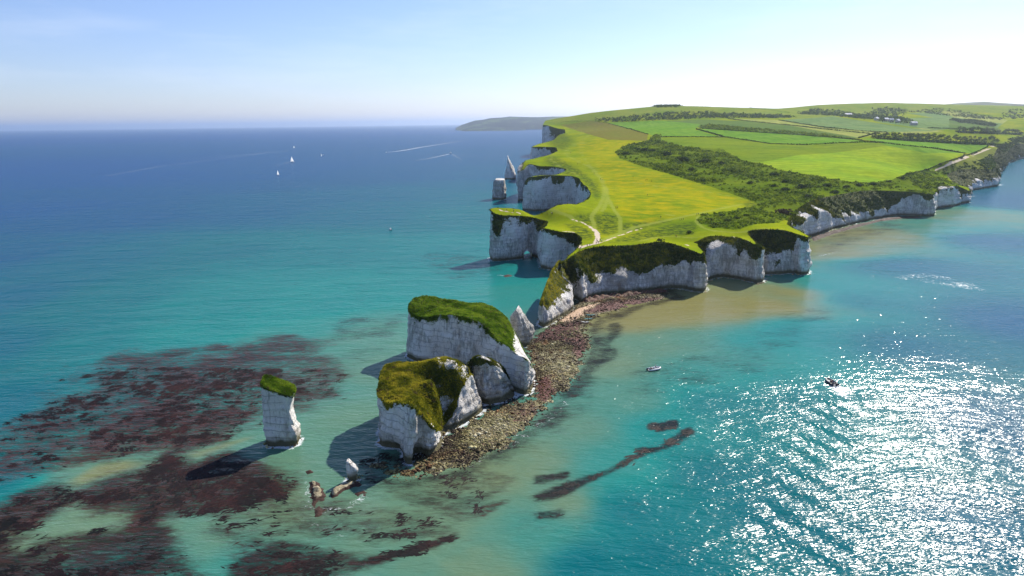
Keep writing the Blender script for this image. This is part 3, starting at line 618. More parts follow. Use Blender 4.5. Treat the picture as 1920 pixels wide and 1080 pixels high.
for poly, s, rd in KELP:
    wp = seas(poly); ar_ = .5 * abs(np.dot(wp[:, 0], np.roll(wp[:, 1], 1)) - np.dot(wp[:, 1], np.roll(wp[:, 0], 1))); ft_ = np.clip(np.sqrt(ar_) * .13, .9, 16); m = smooth(-ft_, ft_ * .7, sdf(wp, Q) + ft_ * .9 * WARP) * s; red = np.where(m > kel, rd, red); kel = np.maximum(kel, m)
for poly in ([(110,905),(180,865),(250,855),(300,868),(200,900),(130,925)], [(170,985),(215,955),(245,965),(225,1000)], [(20,1020),(100,985),(90,1010),(30,1040)], [(330,850),(470,815),(480,822),(360,870)]):
    wp = seas(poly); m = smooth(-4, 5, sdf(wp, Q)); kel *= 1 - 0.75 * m; sil[idx] = np.maximum(sil[idx], 0.60 * m); dep[idx] = np.minimum(dep[idx], 1 - 0.8 * m)
# foam: round the rocks, wakes and breaking crests
foam = np.zeros(len(Q))
def add_foam(line, w, s):
    global foam
    foam = np.maximum(foam, s * (1 - smooth(0.2 * w, w, dline(line, Q))))
FOOT_LINES = []
def shore_foam():
    for ln, w, s in FOOT_LINES: add_foam(ln, w, s)
fl = foot[(foot[:, 1] < 1300) & (foot[:, 0] > -60)]
sel = np.where((foot[:, 1] < 1250))[0]; FOOT_LINES.append((foot[sel[0]:sel[-1] + 1:2, :2], 4.5, .74))
for poly, w, s in [([(575,905),(583,930),(580,950),(600,965)], 3.5, .62), ([(600,958),(640,955),(675,938),(685,925)], 4.0, .62), ([(575,975),(600,985),(640,1000)], 5, .5), ([(640,790),(680,770)], 5, .5), ([(660,775),(640,800)], 3, .4), ([(1430,520),(1465,523)], 4, .6), ([(1500,515),(1545,513)], 2, .6), ([(1535,480),(1570,473)], 2.5, .7),
   ([(965,518),(935,516)], 3, .7), ([(975,500),(1020,512)], 5, .45), ([(960,778),(935,790),(900,800)], 2.5, .4), ([(985,755),(930,815)], 2, .35), ([(880,870),(960,830),(1020,790),(1060,750)], 7, .55), ([(760,905),(850,895),(930,870)], 7, .40), ([(1100,600),(1108,612),(1090,632)], 2.5, .6), ([(1165,595),(1200,585)], 2, .3),
   ([(915,374),(970,376)], 7, .7), ([(1690,521),(1740,515),(1790,527),(1835,541),(1780,534),(1730,524)], 14, .58), ([(1690,420),(1760,413)], 5, .3), ([(540,845),(570,842)], 3, .5)]: add_foam(seas(poly), w, s)
def wake(pxs, w0, w1, s):
    """foam that widens from a boat's stern"""
    global foam
    g = resample(seas(pxs), 3.0); n = len(g)
    for i in range(0, n):
        f = i / max(n - 1, 1); w = w0 + (w1 - w0) * f
        d2 = ((Q - g[i]) ** 2).sum(1); foam = np.maximum(foam, s * (1 - 0.75 * f) * np.exp(-d2 / (w * w)))
wake([(1564,722),(1580,738),(1605,762)], 2.6, 6.5, 1.3); wake([(1566,721),(1600,735),(1645,760)], 1.6, 2.2, 1.1); wake([(1562,724),(1562,742)], 1.4, 2.0, .9); wake([(1605,762),(1615,805),(1640,860)], 3.5, 3.0, .75); wake([(1558,722),(1545,760),(1520,800)], 1.2, 1.5, .6)
far_wake = [([(727,285),(760,281),(815,272),(880,262)], 5, 9, .9), ([(843,288),(825,292),(790,300)], 4, 8, .55)]
swell = np.zeros(len(SP)); calm = np.ones(len(SP))
# the powerboat's wake spreads as two trains of waves
bpos = sea(1562, 722)[:2]; bdir = seas([(1640, 800)])[0] - bpos; bdir /= np.linalg.norm(bdir); bn = np.array([bdir[1], -bdir[0]])
rel = Q - bpos; u = rel @ bdir; v = np.abs(rel @ bn)
arm = np.exp(-((v - 0.42 * u) / (4 + 0.10 * np.maximum(u, 0))) ** 2) * (u > 0) * np.exp(-np.maximum(u, 0) / 160)
ph = 1.6 * fbm(Q, .035, 3, 161); side = (rel @ bn) > 0; arm = arm * np.where(side, 1, .4) * (.7 + .6 * fbm(Q, .03, 3, 162)); swell[idx] += 0.42 * arm * np.sin((u * 0.55 + v * 0.85) * 0.62 + ph) + 0.25 * np.exp(-(v / (6 + .25 * np.maximum(u, 0))) ** 2) * (u > 0) * np.exp(-np.maximum(u, 0) / 110) * np.sin(u * 0.55)
far_calm = smooth(800, 630, spx[:, 1]) * smooth(1180, 1420, spx[:, 0]) * fr; calm *= 1 - .72 * far_calm

# ------------------------------------------------------------------ turf made of blades and tussocks
def scatter(V, F, n, weight=None):
    V, F = np.asarray(V), np.asarray(F)
    T = F if F.shape[1] == 3 else np.vstack([F[:, :3], F[:, [0, 2, 3]]])
    a, b, c = V[T[:, 0]], V[T[:, 1]], V[T[:, 2]]; nn = np.cross(b - a, c - a); ar = np.linalg.norm(nn, axis=1)
    w = ar if weight is None else ar * weight[T].mean(1)
    k = rng.choice(len(T), n, p=w / w.sum()); r1, r2 = np.sqrt(rng.random(n)), rng.random(n)
    P = a[k] * (1 - r1)[:, None] + b[k] * (r1 * (1 - r2))[:, None] + c[k] * (r1 * r2)[:, None]
    return P, nn[k] / (ar[k][:, None] + 1e-12)
def blades(P, N, size, lean=0.6, per=3, wide=0.55):
    """small leaf faces standing on the points P; returns vertices, triangles and a tone per triangle"""
    n = len(P); size = np.broadcast_to(size, (n,)); V, tone = [], []
    base = np.clip(.5 + .75 * fbm(P, .28, 3, 131) + .30 * fbm(P, 1.1, 2, 133) + rng.normal(0, .16, n), 0, 1)
    for _ in range(per):
        d = N + rng.normal(0, lean, (n, 3)); d[:, 2] += 0.25; d /= np.linalg.norm(d, axis=1)[:, None]
        s = np.cross(d, rng.normal(0, 1, (n, 3))); s /= np.linalg.norm(s, axis=1)[:, None] + 1e-9
        L = (size * rng.uniform(.6, 1.3, n))[:, None]; o = P + rng.normal(0, .25, (n, 3)) * size[:, None] * [1, 1, .3]
        V.append(np.stack([o - s * L * wide * .5 - d * L * .15, o + s * L * wide * .5 - d * L * .15, o + d * L], 1)); tone.append(np.clip(base * .85 + rng.random(n) * .2, 0, 1))
    V = np.concatenate(V).reshape(-1, 3); return V, np.arange(len(V)).reshape(-1, 3), np.concatenate(tone)
def leaves(P, N, size, per=1, flat=0.5):
    """leaf clumps: bent quads facing roughly along N"""
    n = len(P); V = []; tone = []; base = rng.random(n)
    for _ in range(per):
        d = N + rng.normal(0, flat, (n, 3)); d /= np.linalg.norm(d, axis=1)[:, None] + 1e-9
        a = np.cross(d, rng.normal(0, 1, (n, 3))); a /= np.linalg.norm(a, axis=1)[:, None] + 1e-9; b = np.cross(d, a)
        L = (np.broadcast_to(size, (n,)) * rng.uniform(.6, 1.25, n) * .5)[:, None]; o = P + rng.normal(0, .3, (n, 3)) * L
        V.append(np.stack([o - a * L, o - b * L * .8 + d * L * .25, o + a * L, o + b * L * .8 - d * L * .15], 1)); tone.append(np.clip(base * .6 + rng.random(n) * .4, 0, 1))
    V = np.concatenate(V).reshape(-1, 3); return V, np.arange(len(V)).reshape(-1, 4), np.concatenate(tone)
def join(parts):
    V, F, T, n = [], [], [], 0
    for v, f, t in parts: V.append(v); F.append(f + n); T.append(t); n += len(v)
    return np.vstack(V), np.vstack(F), np.concatenate(T)

# ------------------------------------------------------------------ sea stacks
def roof_mesh(rimP, hz, sp):
    poly = rimP[:, :2]; lo, hi = poly.min(0), poly.max(0)
    gx, gy = np.meshgrid(np.arange(lo[0], hi[0], sp), np.arange(lo[1], hi[1], sp)); g = np.stack([gx.ravel(), gy.ravel()], 1) + rng.uniform(-.25, .25, (gx.size, 2)) * sp
    g = g[sdf(poly, g) > sp * .55]
    o = delaunay_2d_cdt([Vector(p) for p in poly.tolist()] + [Vector(p) for p in g.tolist()], [], [list(range(len(poly)))], 1, 1e-5)
    v = np.array([(a[0], a[1]) for a in o[0]]); z = hz(v)
    d = dline(np.vstack([poly, poly[:1]]), v); near_ = d < 1e-4
    if near_.any():
        k = ((v[near_][:, None] - poly[None]) ** 2).sum(2).argmin(1); z[near_] = rimP[k, 2]
    return np.c_[v, z], np.array([f for f in o[2] if len(f) == 3], int), d
def stack(name, label, cols, inner, veg=0.1, grass='turf', turf_where=None, turf_n=6000, turf_size=0.6, spacing=0.9, rows=22, rough=1.0, notch=1.2, group=None, dents=(), bare_roof=False, roof_noise=.35, sm=2, grime=.25, cat='sea stack', back=None):
    """cols: closed ring, counter-clockwise seen from above: (foot XYZ, rim XYZ, turf share)"""
    A = np.array([[*f, *r, v] for f, r, v in cols], float)
    A = resample(np.vstack([A, A[:1]])[:, [3, 4, 5, 0, 1, 2, 6]], spacing)[:-1]; A = blur(A, sm, True)
    rm, ft, vv = A[:, :3].copy(), A[:, 3:6], A[:, 6]; n = len(A)
    t_ = np.roll(rm[:, :2], -1, 0) - np.roll(rm[:, :2], 1, 0); t_ = blur(t_ / (np.linalg.norm(t_, axis=1)[:, None] + 1e-9), 4, True); nr_ = np.stack([t_[:, 1], -t_[:, 0]], 1); nr_ /= np.linalg.norm(nr_, axis=1)[:, None] + 1e-9
    rm[:, :2] += nr_ * (0.3 * rough * fbm(rm[:, :2], .3, 3, 5))[:, None]; rm[:, 2] += 0.25 * rough * fbm(rm[:, :2], .5, 2, 6)
    W = []
    for k in range(rows):
        t = k / (rows - 1); tv_ = np.clip(1 - vv, .3, 1); f_ = smooth(4, 9, np.linalg.norm(rm[:, :2] - ft[:, :2], axis=1)); s_ = (1 - f_) * t + f_ * np.where(t < tv_, .14 * t / tv_, .14 + .86 * (t - tv_) / np.maximum(1 - tv_, 1e-3)); P = ft + (rm - ft) * s_[:, None]; P[:, 2] = rm[:, 2] * t if k else -1.2
        e = math.sin(math.pi * t) ** .5 if k < rows - 1 else 0
        d = rough * (1.1 * fbm(np.c_[P[:, :2], P[:, 2] * .25], .16, 4, 11, .55) + .5 * fbm(np.c_[P[:, :2], P[:, 2] * .6], .55, 3, 12) + .26 * fbm(P, 1.4, 2, 15) + crags(P, .8)) * e
        zz = P[:, 2]; d = d - notch * np.exp(-((zz - 1.0) / .9) ** 2) * (0.75 + .5 * noise(P, .12, 13))
        for c, rad, dep_ in dents: d = d - dep_ * np.exp(-(((P - np.array(c)) / np.array(rad)) ** 2).sum(1))
        P[:, :2] += nr_ * d[:, None]; W.append(P)
    WV_ = np.vstack(W); tt = np.repeat(np.linspace(0, 1, rows), n)
    vgt = smooth(-.07, .07, tt - np.tile(1 - vv * .8, rows) + .10 * fbm(WV_, .4, 4, 33, .65)) * (tt > .15)
    WF_ = grid_faces(rows, n, True)
    o = put(name, mesh(name, WV_, WF_, MAT['stack'], {'veg': vgt, 'grime': np.clip(grime + .4 * fbm(WV_, .08, 3, 36), 0, 1.2)}, smooth_=True), label=label, cat=cat, group=group)
    FOOT_LINES.append((np.vstack([W[1][:, :2], W[1][:1, :2]]), 3.6, .95))
    ctl_ = np.vstack([rm[::3]] + ([np.array(inner)] if len(inner) else [])); hz0 = TPS(ctl_[:, :2], ctl_[:, 2], 1e-4)
    hz = lambda q: hz0(q) + roof_noise * (fbm(q, .3, 3, 41) + .9 * np.abs(fbm(q, .75, 2, 42)))
    RV, RF, dd = roof_mesh(W[-1], hz, spacing * .85)
    tw = np.ones(len(RV)) if turf_where is None else turf_where(RV)
    if bare_roof or turf_where is not None:
        put('rock_top', mesh('rock_top', RV - np.array([0, 0, 0.0]), RF, MAT['stack'], {'veg': tw * .95, 'grime': np.full(len(RV), grime)}, smooth_=True), parent=o)
    else: put('turf_bed', mesh('turf_bed', RV, RF, MAT['slope'], None, {'tone': np.full(len(RF), .45)}, smooth_=True), parent=o)
    parts = []
    if turf_n:
        if tw.max() > .05:
            P, N = scatter(RV, RF, turf_n, tw); N[N[:, 2] < 0] *= -1; parts.append(blades(P, N, turf_size * (0.7 + .5 * rng.random(len(P)))))
        if (vgt > .4).any():
            P, N = scatter(WV_, WF_, int(turf_n * .30), np.where(vgt > .45, vgt, 0)); parts.append(blades(P, N, turf_size * .9, .5))
        if parts:
            v, f, t = join(parts); put('grass_cap', mesh('grass_cap', v, f, MAT[grass], None, {'tone': t}), parent=o)
    return o
def col(bx, by, rx, ry, dY=0.0, v=.06):
    b = sea(bx, by); return (b, atY(rx, ry, b[1] + dY), v)
def hid_(rx, ry, D, v=.06, out=(0, 1.5)):
    r = atY(rx, ry, D); return (np.array([r[0] + out[0], r[1] + out[1], 0]), r, v)

# the slender outermost stack: rings between its left and right outline
def outline_stack(name, label, levels, Y, depth, top_tilt=0.0, inner_dome=.6, squar=3.2, seg=48, grass='turf', turf_n=1500, turf_size=.5, spacing=.5, group=None, rough=.6, wet=1.0, turf=True, twist=0.25, veg_rim=.035, sm_=True, grime=.2):
    """levels: (left px, right px, py) from the waterline up"""
    rings = []
    for i, (l, r, py) in enumerate(levels):
        a, b = atY(l, py, Y), atY(r, py, Y); z = 0.5 * (a[2] + b[2]); rings.append((0.5 * (a[0] + b[0]), 0.5 * (b[0] - a[0]), a[2], b[2]))
    z0 = rings[0][2]; zs = np.array([(q[2] + q[3]) / 2 for q in rings]); cx = np.array([q[0] for q in rings]); hw = np.array([q[1] for q in rings])
    zt = zs[-1]; M = max(18, int(zt / max(spacing * .8, .4))); W = []
    an = np.linspace(0, 2 * math.pi, seg, endpoint=False); ca, sa = np.cos(an), np.sin(an)
    fx = np.sign(ca) * np.abs(ca) ** (2 / squar); fy = np.sign(sa) * np.abs(sa) ** (2 / squar)
    for k in range(M + 1):
        z = -1.0 if k == 0 else zt * k / M; c, h = np.interp(max(z, zs[0]), zs, cx), np.interp(max(z, zs[0]), zs, hw)
        dp = depth * (0.55 + 0.45 * h / hw.max())
        x, y = fx * h, fy * dp; x = x + twist * y * .35
        zz = np.full(seg, z) + (top_tilt * x + .12 * y) * max(k / M - .5, 0) * 2 
        P = np.stack([c + x, Y + dp * .0 + y, zz], 1); N2 = np.stack([ca, sa], 1); t = k / M
        d = rough * (1.0 * fbm(np.c_[P[:, :2], P[:, 2] * .3], .2, 4, 61) + .35 * fbm(P, .7, 3, 62) + crags(P, .8)) * (math.sin(math.pi * min(t + .08, 1)) ** .5)
        P[:, :2] += N2 * d[:, None]; W.append(P)
    WV_ = np.vstack(W); tt = np.repeat(np.linspace(0, 1, M + 1), seg)
    vg_ = smooth(-.06, .06, tt - (1 - veg_rim) + .08 * fbm(WV_, .3, 3, 35)) * (1.0 if turf else 0)
    o = put(name, mesh(name, WV_, grid_faces(M + 1, seg, True), MAT['stack'], {'veg': vg_, 'grime': np.clip(grime + .4 * fbm(WV_, .1, 3, 36), 0, 1.2)}, smooth_=sm_), label=label, cat='sea stack', group=group)
    FOOT_LINES.append((np.vstack([W[1][:, :2], W[1][:1, :2]]), 3.6, .95))
    hz0 = TPS(np.vstack([W[-1][:, :2], [[cx[-1], Y]]]), np.r_[W[-1][:, 2], W[-1][:, 2].mean() + inner_dome], 1e-4)
    RV, RF, dd = roof_mesh(W[-1], lambda q: hz0(q) + .2 * fbm(q, .5, 3, 44), max(spacing, hw[-1] * .12))
    if turf:
        put('turf_bed', mesh('turf_bed', RV, RF, MAT['slope'], None, {'tone': np.full(len(RF), .45)}, smooth_=True), parent=o)
        P, N = scatter(RV, RF, turf_n); N[N[:, 2] < 0] *= -1; p1 = blades(P, N, turf_size); P, N = scatter(W[-1][[*range(seg)]].tolist() + (W[-1] - [0, 0, .9]).tolist(), grid_faces(2, seg, True), turf_n // 3); N[:, :2] = (P - [cx[-1], Y, 0])[:, :2] / depth; N[:, 2] = .2
        v, f, t = join([p1, blades(P, N, turf_size * .9, .5)]); put('grass_cap', mesh('grass_cap', v, f, MAT[grass], None, {'tone': t}), parent=o)
    else: put('rock_top', mesh('rock_top', RV, RF, MAT['stack'], {'veg': np.zeros(len(RV))}, smooth_=True), parent=o)
    return o
yH = sea(532, 838)[1] + 4.0
outline_stack('sea_stack', 'slender leaning white chalk stack with a small grass cap, outermost and alone', [(505, 561, 836), (505, 560, 829), (502, 563, 818), (498, 561, 802), (496, 553, 786), (495.5, 548.5, 766), (494, 548.5, 748), (493, 551, 733), (492.5, 551.5, 722)], yH, 3.9, top_tilt=-.42, grass='turf', turf_n=2600, turf_size=.30, seg=84, rough=.55, squar=5.0, twist=-.35, grime=.1, inner_dome=.15)
yp = sea(935, 374)[1] + 8
outline_stack('sea_stack', 'blunt dark-topped chalk pillar standing off the far cliff foot', [(924.5, 947.5, 374), (925, 947.5, 365), (924.5, 947.5, 350), (925.5, 947, 340), (929, 946, 336)], yp, 7.5, turf=False, spacing=2.2, seg=40, rough=2.2, squar=3.0, twist=.1, grime=.75)
yq = sea(957, 336)[1] + 8
outline_stack('sea_stack', 'sharp pointed cone of chalk, the farthest stack beyond the blunt pillar', [(947, 967, 336.5), (947, 967, 328), (948, 964.5, 321), (949.5, 961, 312), (950.3, 957, 304), (951, 954, 297), (951.4, 952.6, 292.5)], yq, 10.5, turf=False, spacing=2.4, seg=32, rough=1.6, squar=2.2, twist=0, inner_dome=.2)
ys = sea(962, 651)[1] + 5
S4 = [(957, 996, 654), (956, 996, 640), (954.5, 996.5, 628), (954, 995, 614), (955, 988, 600), (961, 981, 588), (967, 975, 580.5), (969.5, 971.5, 577.5)]
outline_stack('sea_stack', 'pointed bare chalk spire between the long grassy block and the headland tip', S4, ys, 5.5, turf=False, spacing=.6, seg=64, rough=1.2, squar=2.4, twist=.5, inner_dome=.3, grime=.6)

# the long block with a green top
S3 = [col(757, 668, 764.5, 580, 1, .10), col(775, 677, 783, 594, 1, .13), col(796, 681, 800, 594, 1, .09), col(818, 684, 822, 590, 1, .06), col(840, 688, 842, 590, 1, .05), col(862, 694, 863, 592, 1, .05), col(882, 701, 881, 597, 1, .05), col(900, 707, 903, 606, 1, .05), col(918, 713, 918, 618, 1, .02), col(934, 720, 931, 636, 1, .02),
 col(951, 728, 950, 649, 1, .0), col(968, 737, 969, 664, 1, .0), col(984, 742, 986, 672, 1, .0), col(996, 738, 995, 682, 2, .0), col(1002, 727, 997, 689, 5, .0), col(1002, 712, 994, 679, 10, .0),
 hid_(985, 664, 262, .0, (2, 1)), hid_(977, 650, 268, .1, (2, 1)), hid_(972, 636, 274, .2, (2, 1)), hid_(957, 611, 280, .1, (1, 1.5)), hid_(951, 596, 284, .05, (1, 1.5)), hid_(938, 584, 289, .05), hid_(925, 576, 293, .05), hid_(907, 569, 296, .05), hid_(890, 568, 298, .05), hid_(872, 567, 299, .05), hid_(850, 563, 300, .05), hid_(832, 561.5, 301, .05), hid_(811, 555.5, 302, .05), hid_(793, 554.5, 302, .05), hid_(776, 560, 297, .05, (-1, 1)), hid_(766, 571, 290, .05, (-1.5, .5))]
p3 = lambda x, y, D: atY(x, y, D)
turf3 = lambda RV: smooth(-.5, .5, (pix(RV)[:, 0] < 962) * 1.6 - .8 + .5 * fbm(RV, .22, 3, 51)) * (pix(RV)[:, 0] < 978)
cave = sea(868, 694) 
stack('sea_stack', 'long white chalk block with a bright green grass top sloping to a bare right-hand nose', S3, [p3(800, 568, 294), p3(870, 577, 290), p3(930, 600, 278), p3(955, 632, 266)], grass='turf', turf_where=turf3, turf_n=16000, turf_size=.50, spacing=.8, rows=30, rough=.75, notch=1.0,
      dents=[((cave[0], cave[1], 1.2), (2.6, 4, 2.2), 3.0), ((sea(948, 728)[0], sea(948, 728)[1], .8), (1.6, 4, 1.6), 1.6)])

# the near block with the gully and the leg
S2 = [col(707, 832, 708.5, 745, 1, .06), col(714, 838, 717, 750, 1, .05), col(733, 846, 733, 755, 1, .06), col(747, 853, 750, 756, 1, .06), col(753, 866, 760, 757, 2, .06), col(764, 874, 770, 761, 3, .06), col(777, 872, 780, 768, 3, .06), col(788, 858, 790, 777, 2, .06), col(797, 858, 799, 788, 2, .08), col(812, 856, 812, 800, 1, .10), col(826, 846, 819, 806, 1, .10), col(832, 834, 824, 806, 1.5, .10),
 col(830, 818, 827, 795, 4, .4), col(836, 813, 832, 782, 6, .55), col(846, 809, 841, 765, 7, .50), col(858, 803, 850, 748, 7, .30), col(870, 796, 858, 728, 6, .12), col(883, 788, 867, 713, 4, .05), col(897, 779, 874, 705, 3, .03), col(909, 769, 879, 698, 3, .03),
 hid_(880, 690, 229, .2, (1, 1)), hid_(868, 683, 231, .2, (.5, 1.5)), hid_(851, 675, 232, .2), hid_(834, 670, 232, .2), hid_(812, 674, 231, .2), hid_(790, 678, 230, .2), hid_(766, 679, 229, .2), hid_(745, 679, 228, .2), hid_(722, 684, 226, .2, (-1, 1)), hid_(716, 694, 221, .2, (-1.5, .5)), hid_(711, 716, 212, .1, (-1, 0)), hid_(708.5, 732, 206, .1, (-.5, 0))]
q2 = lambda x, y, D: atY(x, y, D)
in2 = [q2(735, 705, 216), q2(730, 728, 208), q2(765, 730, 208), q2(790, 752, 203), q2(808, 778, 200), q2(775, 700, 220), q2(820, 688, 224), q2(855, 695, 224), q2(840, 720, 216), q2(820, 745, 211), q2(815, 720, 214), q2(826, 770, 207), q2(795, 720, 214), q2(840, 745, 213)]
turf2 = lambda RV: np.clip(1.15 - 1.0 * smooth(.0, .5, fbm(RV, .16, 3, 53)) * smooth(795, 815, pix(RV)[:, 0]) - .95 * smooth(862, 872, pix(RV)[:, 0]), 0, 1)
leg = sea(790, 858); ov = sea(733, 846)
stack('sea_stack', 'near chalk block with a golden-green gullied grass top and a white rock leg', S2, in2, grass='turf_gold', turf_where=turf2, turf_n=18000, turf_size=.48, spacing=.62, rows=34, rough=.85, notch=1.1, dents=[((leg[0], leg[1], 1.0), (1.3, 4, 4.5), 3.6), ((ov[0] + 1, ov[1], .6), (3.2, 4, 2.6), 2.6), ((sea(848, 806)[0], sea(848, 806)[1], 8), (2, 3, 5), 1.2)])

# the lower dark-streaked rock leaning on the near block
S2b = [hid_(872, 700, 232, .3, (0, -3)), col(889, 752, 880, 678, 2, .35), col(903, 757, 890, 671, 3, .18), col(917, 759, 900, 671, 3, .22), col(932, 757, 910, 674, 3, .18), col(945, 755, 920, 678, 3, .12), col(952, 752, 930, 682, 3, .10), col(957, 749, 942, 690, 3, .10), col(965, 746, 951, 706, 3, .03), col(967, 740, 957, 722, 3, .0), hid_(950, 700, 243, .0, (2, 1)), hid_(943, 689, 243, .0, (1, 1.5)), hid_(930, 680, 243, .0), hid_(918, 675, 242, .0), hid_(905, 670, 241, .0), hid_(892, 668, 240, .0), hid_(878, 675, 238, .1)]
stack('sea_stack', 'low dark-streaked chalk fin leaning against the back of the near block', S2b, [], grass='slope', turf_where=lambda RV: smooth(.0, .4, fbm(RV, .3, 3, 55) + .1), turf_n=1800, turf_size=.5, spacing=.6, rows=30, rough=1.7, notch=.8, grime=.85)

# the grassy fin that ends the headland
FIN = [col(1011, 612, 1013, 575, 1, .05), col(1021, 614, 1018, 563, 3, .30), col(1032, 610, 1023, 546, 10, .58), col(1043, 603, 1030, 524, 22, .66), col(1050, 598, 1034, 514, 30, .60), col(1060, 592, 1039, 505, 35, .62), col(1070, 587, 1045, 496, 42, .55), col(1076, 581, 1051, 490, 44, .40),
 hid_(1049, 489, 392, .2, (-1, 1)), hid_(1036, 507, 375, .1, (-2, 0)), hid_(1029, 524, 361, .1, (-2, 0)), hid_(1020, 549, 344, .1, (-2, 0)), hid_(1013.5, 567, 333, .1, (-1.5, 0))]
stack('chalk_fin', 'steep grassy chalk fin at the tip of the headland, above the pink sand', FIN, [], grass='turf_gold', turf_n=9000, turf_size=.6, spacing=.8, rows=30, rough=.8, notch=.9, grime=.35, cat='rock', sm=1)

# the little stump and its ledges
st = sea(660, 902); rr = Bits()
yT = st[1] + .6
outline_stack('rock_stump', 'tiny white chalk stump on a yellow ledge in the block\'s shadow', [(655, 668, 904), (653, 668.5, 898), (650, 668, 891), (648.5, 671, 884), (648, 672, 879), (648.5, 667, 873), (649.5, 659, 867), (650.5, 654, 862.5)], yT, 1.4, turf=False, spacing=.3, seg=28, rough=.3, squar=2.4, twist=.2, inner_dome=.1)
def ledge(name, label, poly, h, mat, amp=.5, sp=.5, seed=0, weedy=0, kind=None, cat='rock', group=None):
    wp = seas(poly); lo, hi = wp.min(0) - 1, wp.max(0) + 1
    x, y = np.arange(lo[0], hi[0], sp), np.arange(lo[1], hi[1], sp); gx, gy = np.meshgrid(x, y); g = np.stack([gx.ravel(), gy.ravel()], 1)
    d = sdf(wp, g) + .5 * fbm(g, .5, 3, seed); z = h * smooth(-.2, 1.6, d) + amp * smooth(-.2, 1, d) * fbm(g, .45, 4, seed + 3) - .25 + .5 * smooth(-1, 0, d) - .25
    F = grid_faces(len(y), len(x)); F = F[(d[F] > -.8).any(1)]; ids, inv = np.unique(F, return_inverse=True)
    return put(name, mesh(name, np.c_[g, z][ids], inv.reshape(-1, 4).astype(int), mat, {'weed': np.maximum(weedy, smooth(.3, -.3, z - .6)[ids]), 'sand': np.zeros(len(ids))}, smooth_=False), label=label, cat=cat if label else None, group=group, kind=kind)

# ------------------------------------------------------------------ reef, beach, cobbles
def m_reef():
    t = NT('reef_rock'); P = t.pos()
    n1 = t.noise(.9, 6.0, P, None, .7); n2 = t.noise(.09, 4.0, P); v = t.n('TexVoronoi'); t.set(v, 'Vector', P); t.set(v, 'Scale', 1.1)
    cell = t.n('SeparateColor'); t.set(cell, 0, v.outputs['Color'])
    c = t.ramp(t.math('ADD', t.math('MULTIPLY', cell.outputs[0], .6), t.math('MULTIPLY', n1, .4)), [(.22, (.030, .024, .014)), (.42, (.075, .062, .024)), (.62, (.17, .155, .055)), (.88, (.42, .38, .22))])
    c = t.mix(t.rng(n2, .42, .66), c, t.mix(1.0, c, (.75, .62, .50), 'MULTIPLY'))
    rd = t.rng(t.math('ADD', t.attr('weed'), t.math('MULTIPLY', t.math('SUBTRACT', n1, .5), 1.2)), .40, .70)
    c = t.mix(rd, c, t.mix(n1, (.035, .012, .010), (.155, .045, .035)))
    sd = t.rng(t.math('ADD', t.attr('sand'), t.math('MULTIPLY', t.math('SUBTRACT', n1, .5), .6)), .40, .62); c = t.mix(sd, c, t.mix(n1, (.40, .25, .15), (.58, .42, .28)))
    h = t.math('ADD', n1, t.math('MULTIPLY', v.outputs['Distance'], -.7))
    return t.end(t.bsdf(c, .75, .3, t.bump(h, .5, .9)))
MAT['reef'] = m_reef()
def m_cobble():
    t = NT('cobble'); tone = t.attr('tone'); n = t.noise(1.2, 4.0)
    c = t.ramp(t.math('ADD', t.math('MULTIPLY', tone, .75), t.math('MULTIPLY', n, .25)), [(.15, (.032, .020, .014)), (.38, (.085, .065, .028)), (.58, (.22, .20, .075)), (.78, (.46, .42, .22)), (.95, (.62, .56, .42))])
    c = t.mix(t.rng(t.noise(.055, 4.0), .50, .62), c, t.mix(1.0, c, (.95, .55, .48), 'MULTIPLY'))
    return t.end(t.bsdf(c, .8, .25))
MAT['cobble'] = m_cobble()
def m_ledge():
    t = NT('ledge_rock'); n = t.noise(.8, 5.0, None, None, .7); c = t.ramp(n, [(.3, (.09, .075, .05)), (.5, (.27, .23, .145)), (.7, (.50, .45, .31))])
    c = t.mix(t.rng(t.math('ADD', t.attr('weed'), t.math('SUBTRACT', n, .5)), .4, .7), c, (.045, .022, .016)); return t.end(t.bsdf(c, .8, .2, t.bump(n, .5, .8)))
MAT['ledge'] = m_ledge()
REEF = [(700,872),(722,892),(760,902),(800,893),(850,884),(900,862),(945,834),(985,806),(1020,778),(1050,748),(1072,718),(1092,690),(1105,660),(1110,635),(1106,612),(1118,598),(1140,590),(1165,582),(1200,572),(1240,562),(1262,556),(1240,541),(1200,546),(1150,551),(1115,554),(1090,565),(1074,580),(1050,597),(1034,607),(1018,615),(1004,625),(996,638),(985,655),(988,680),(1000,715),(998,738),(980,748),(960,752),(930,762),(905,772),(880,788),(850,806),(832,826),(812,850),(790,862),(760,876),(730,868)]
rp = seas(REEF); lo, hi = rp.min(0) - 6, rp.max(0) + 6
gx_, gy_ = np.arange(lo[0], hi[0], .9), np.arange(lo[1], hi[1], .9); GX, GY = np.meshgrid(gx_, gy_); RQ = np.stack([GX.ravel(), GY.ravel()], 1)
rs = sdf(rp, RQ); rpx = pix(np.c_[RQ, np.zeros(len(RQ))])
rz = -.50 + .85 * smooth(-5, 6, rs) + .35 * smooth(2, 14, rs) + .28 * fbm(RQ, .35, 4, 71) * smooth(-6, 0, rs) + .22 * fbm(RQ, .06, 2, 72)
wd = np.zeros(len(RQ)); sd_ = np.zeros(len(RQ))
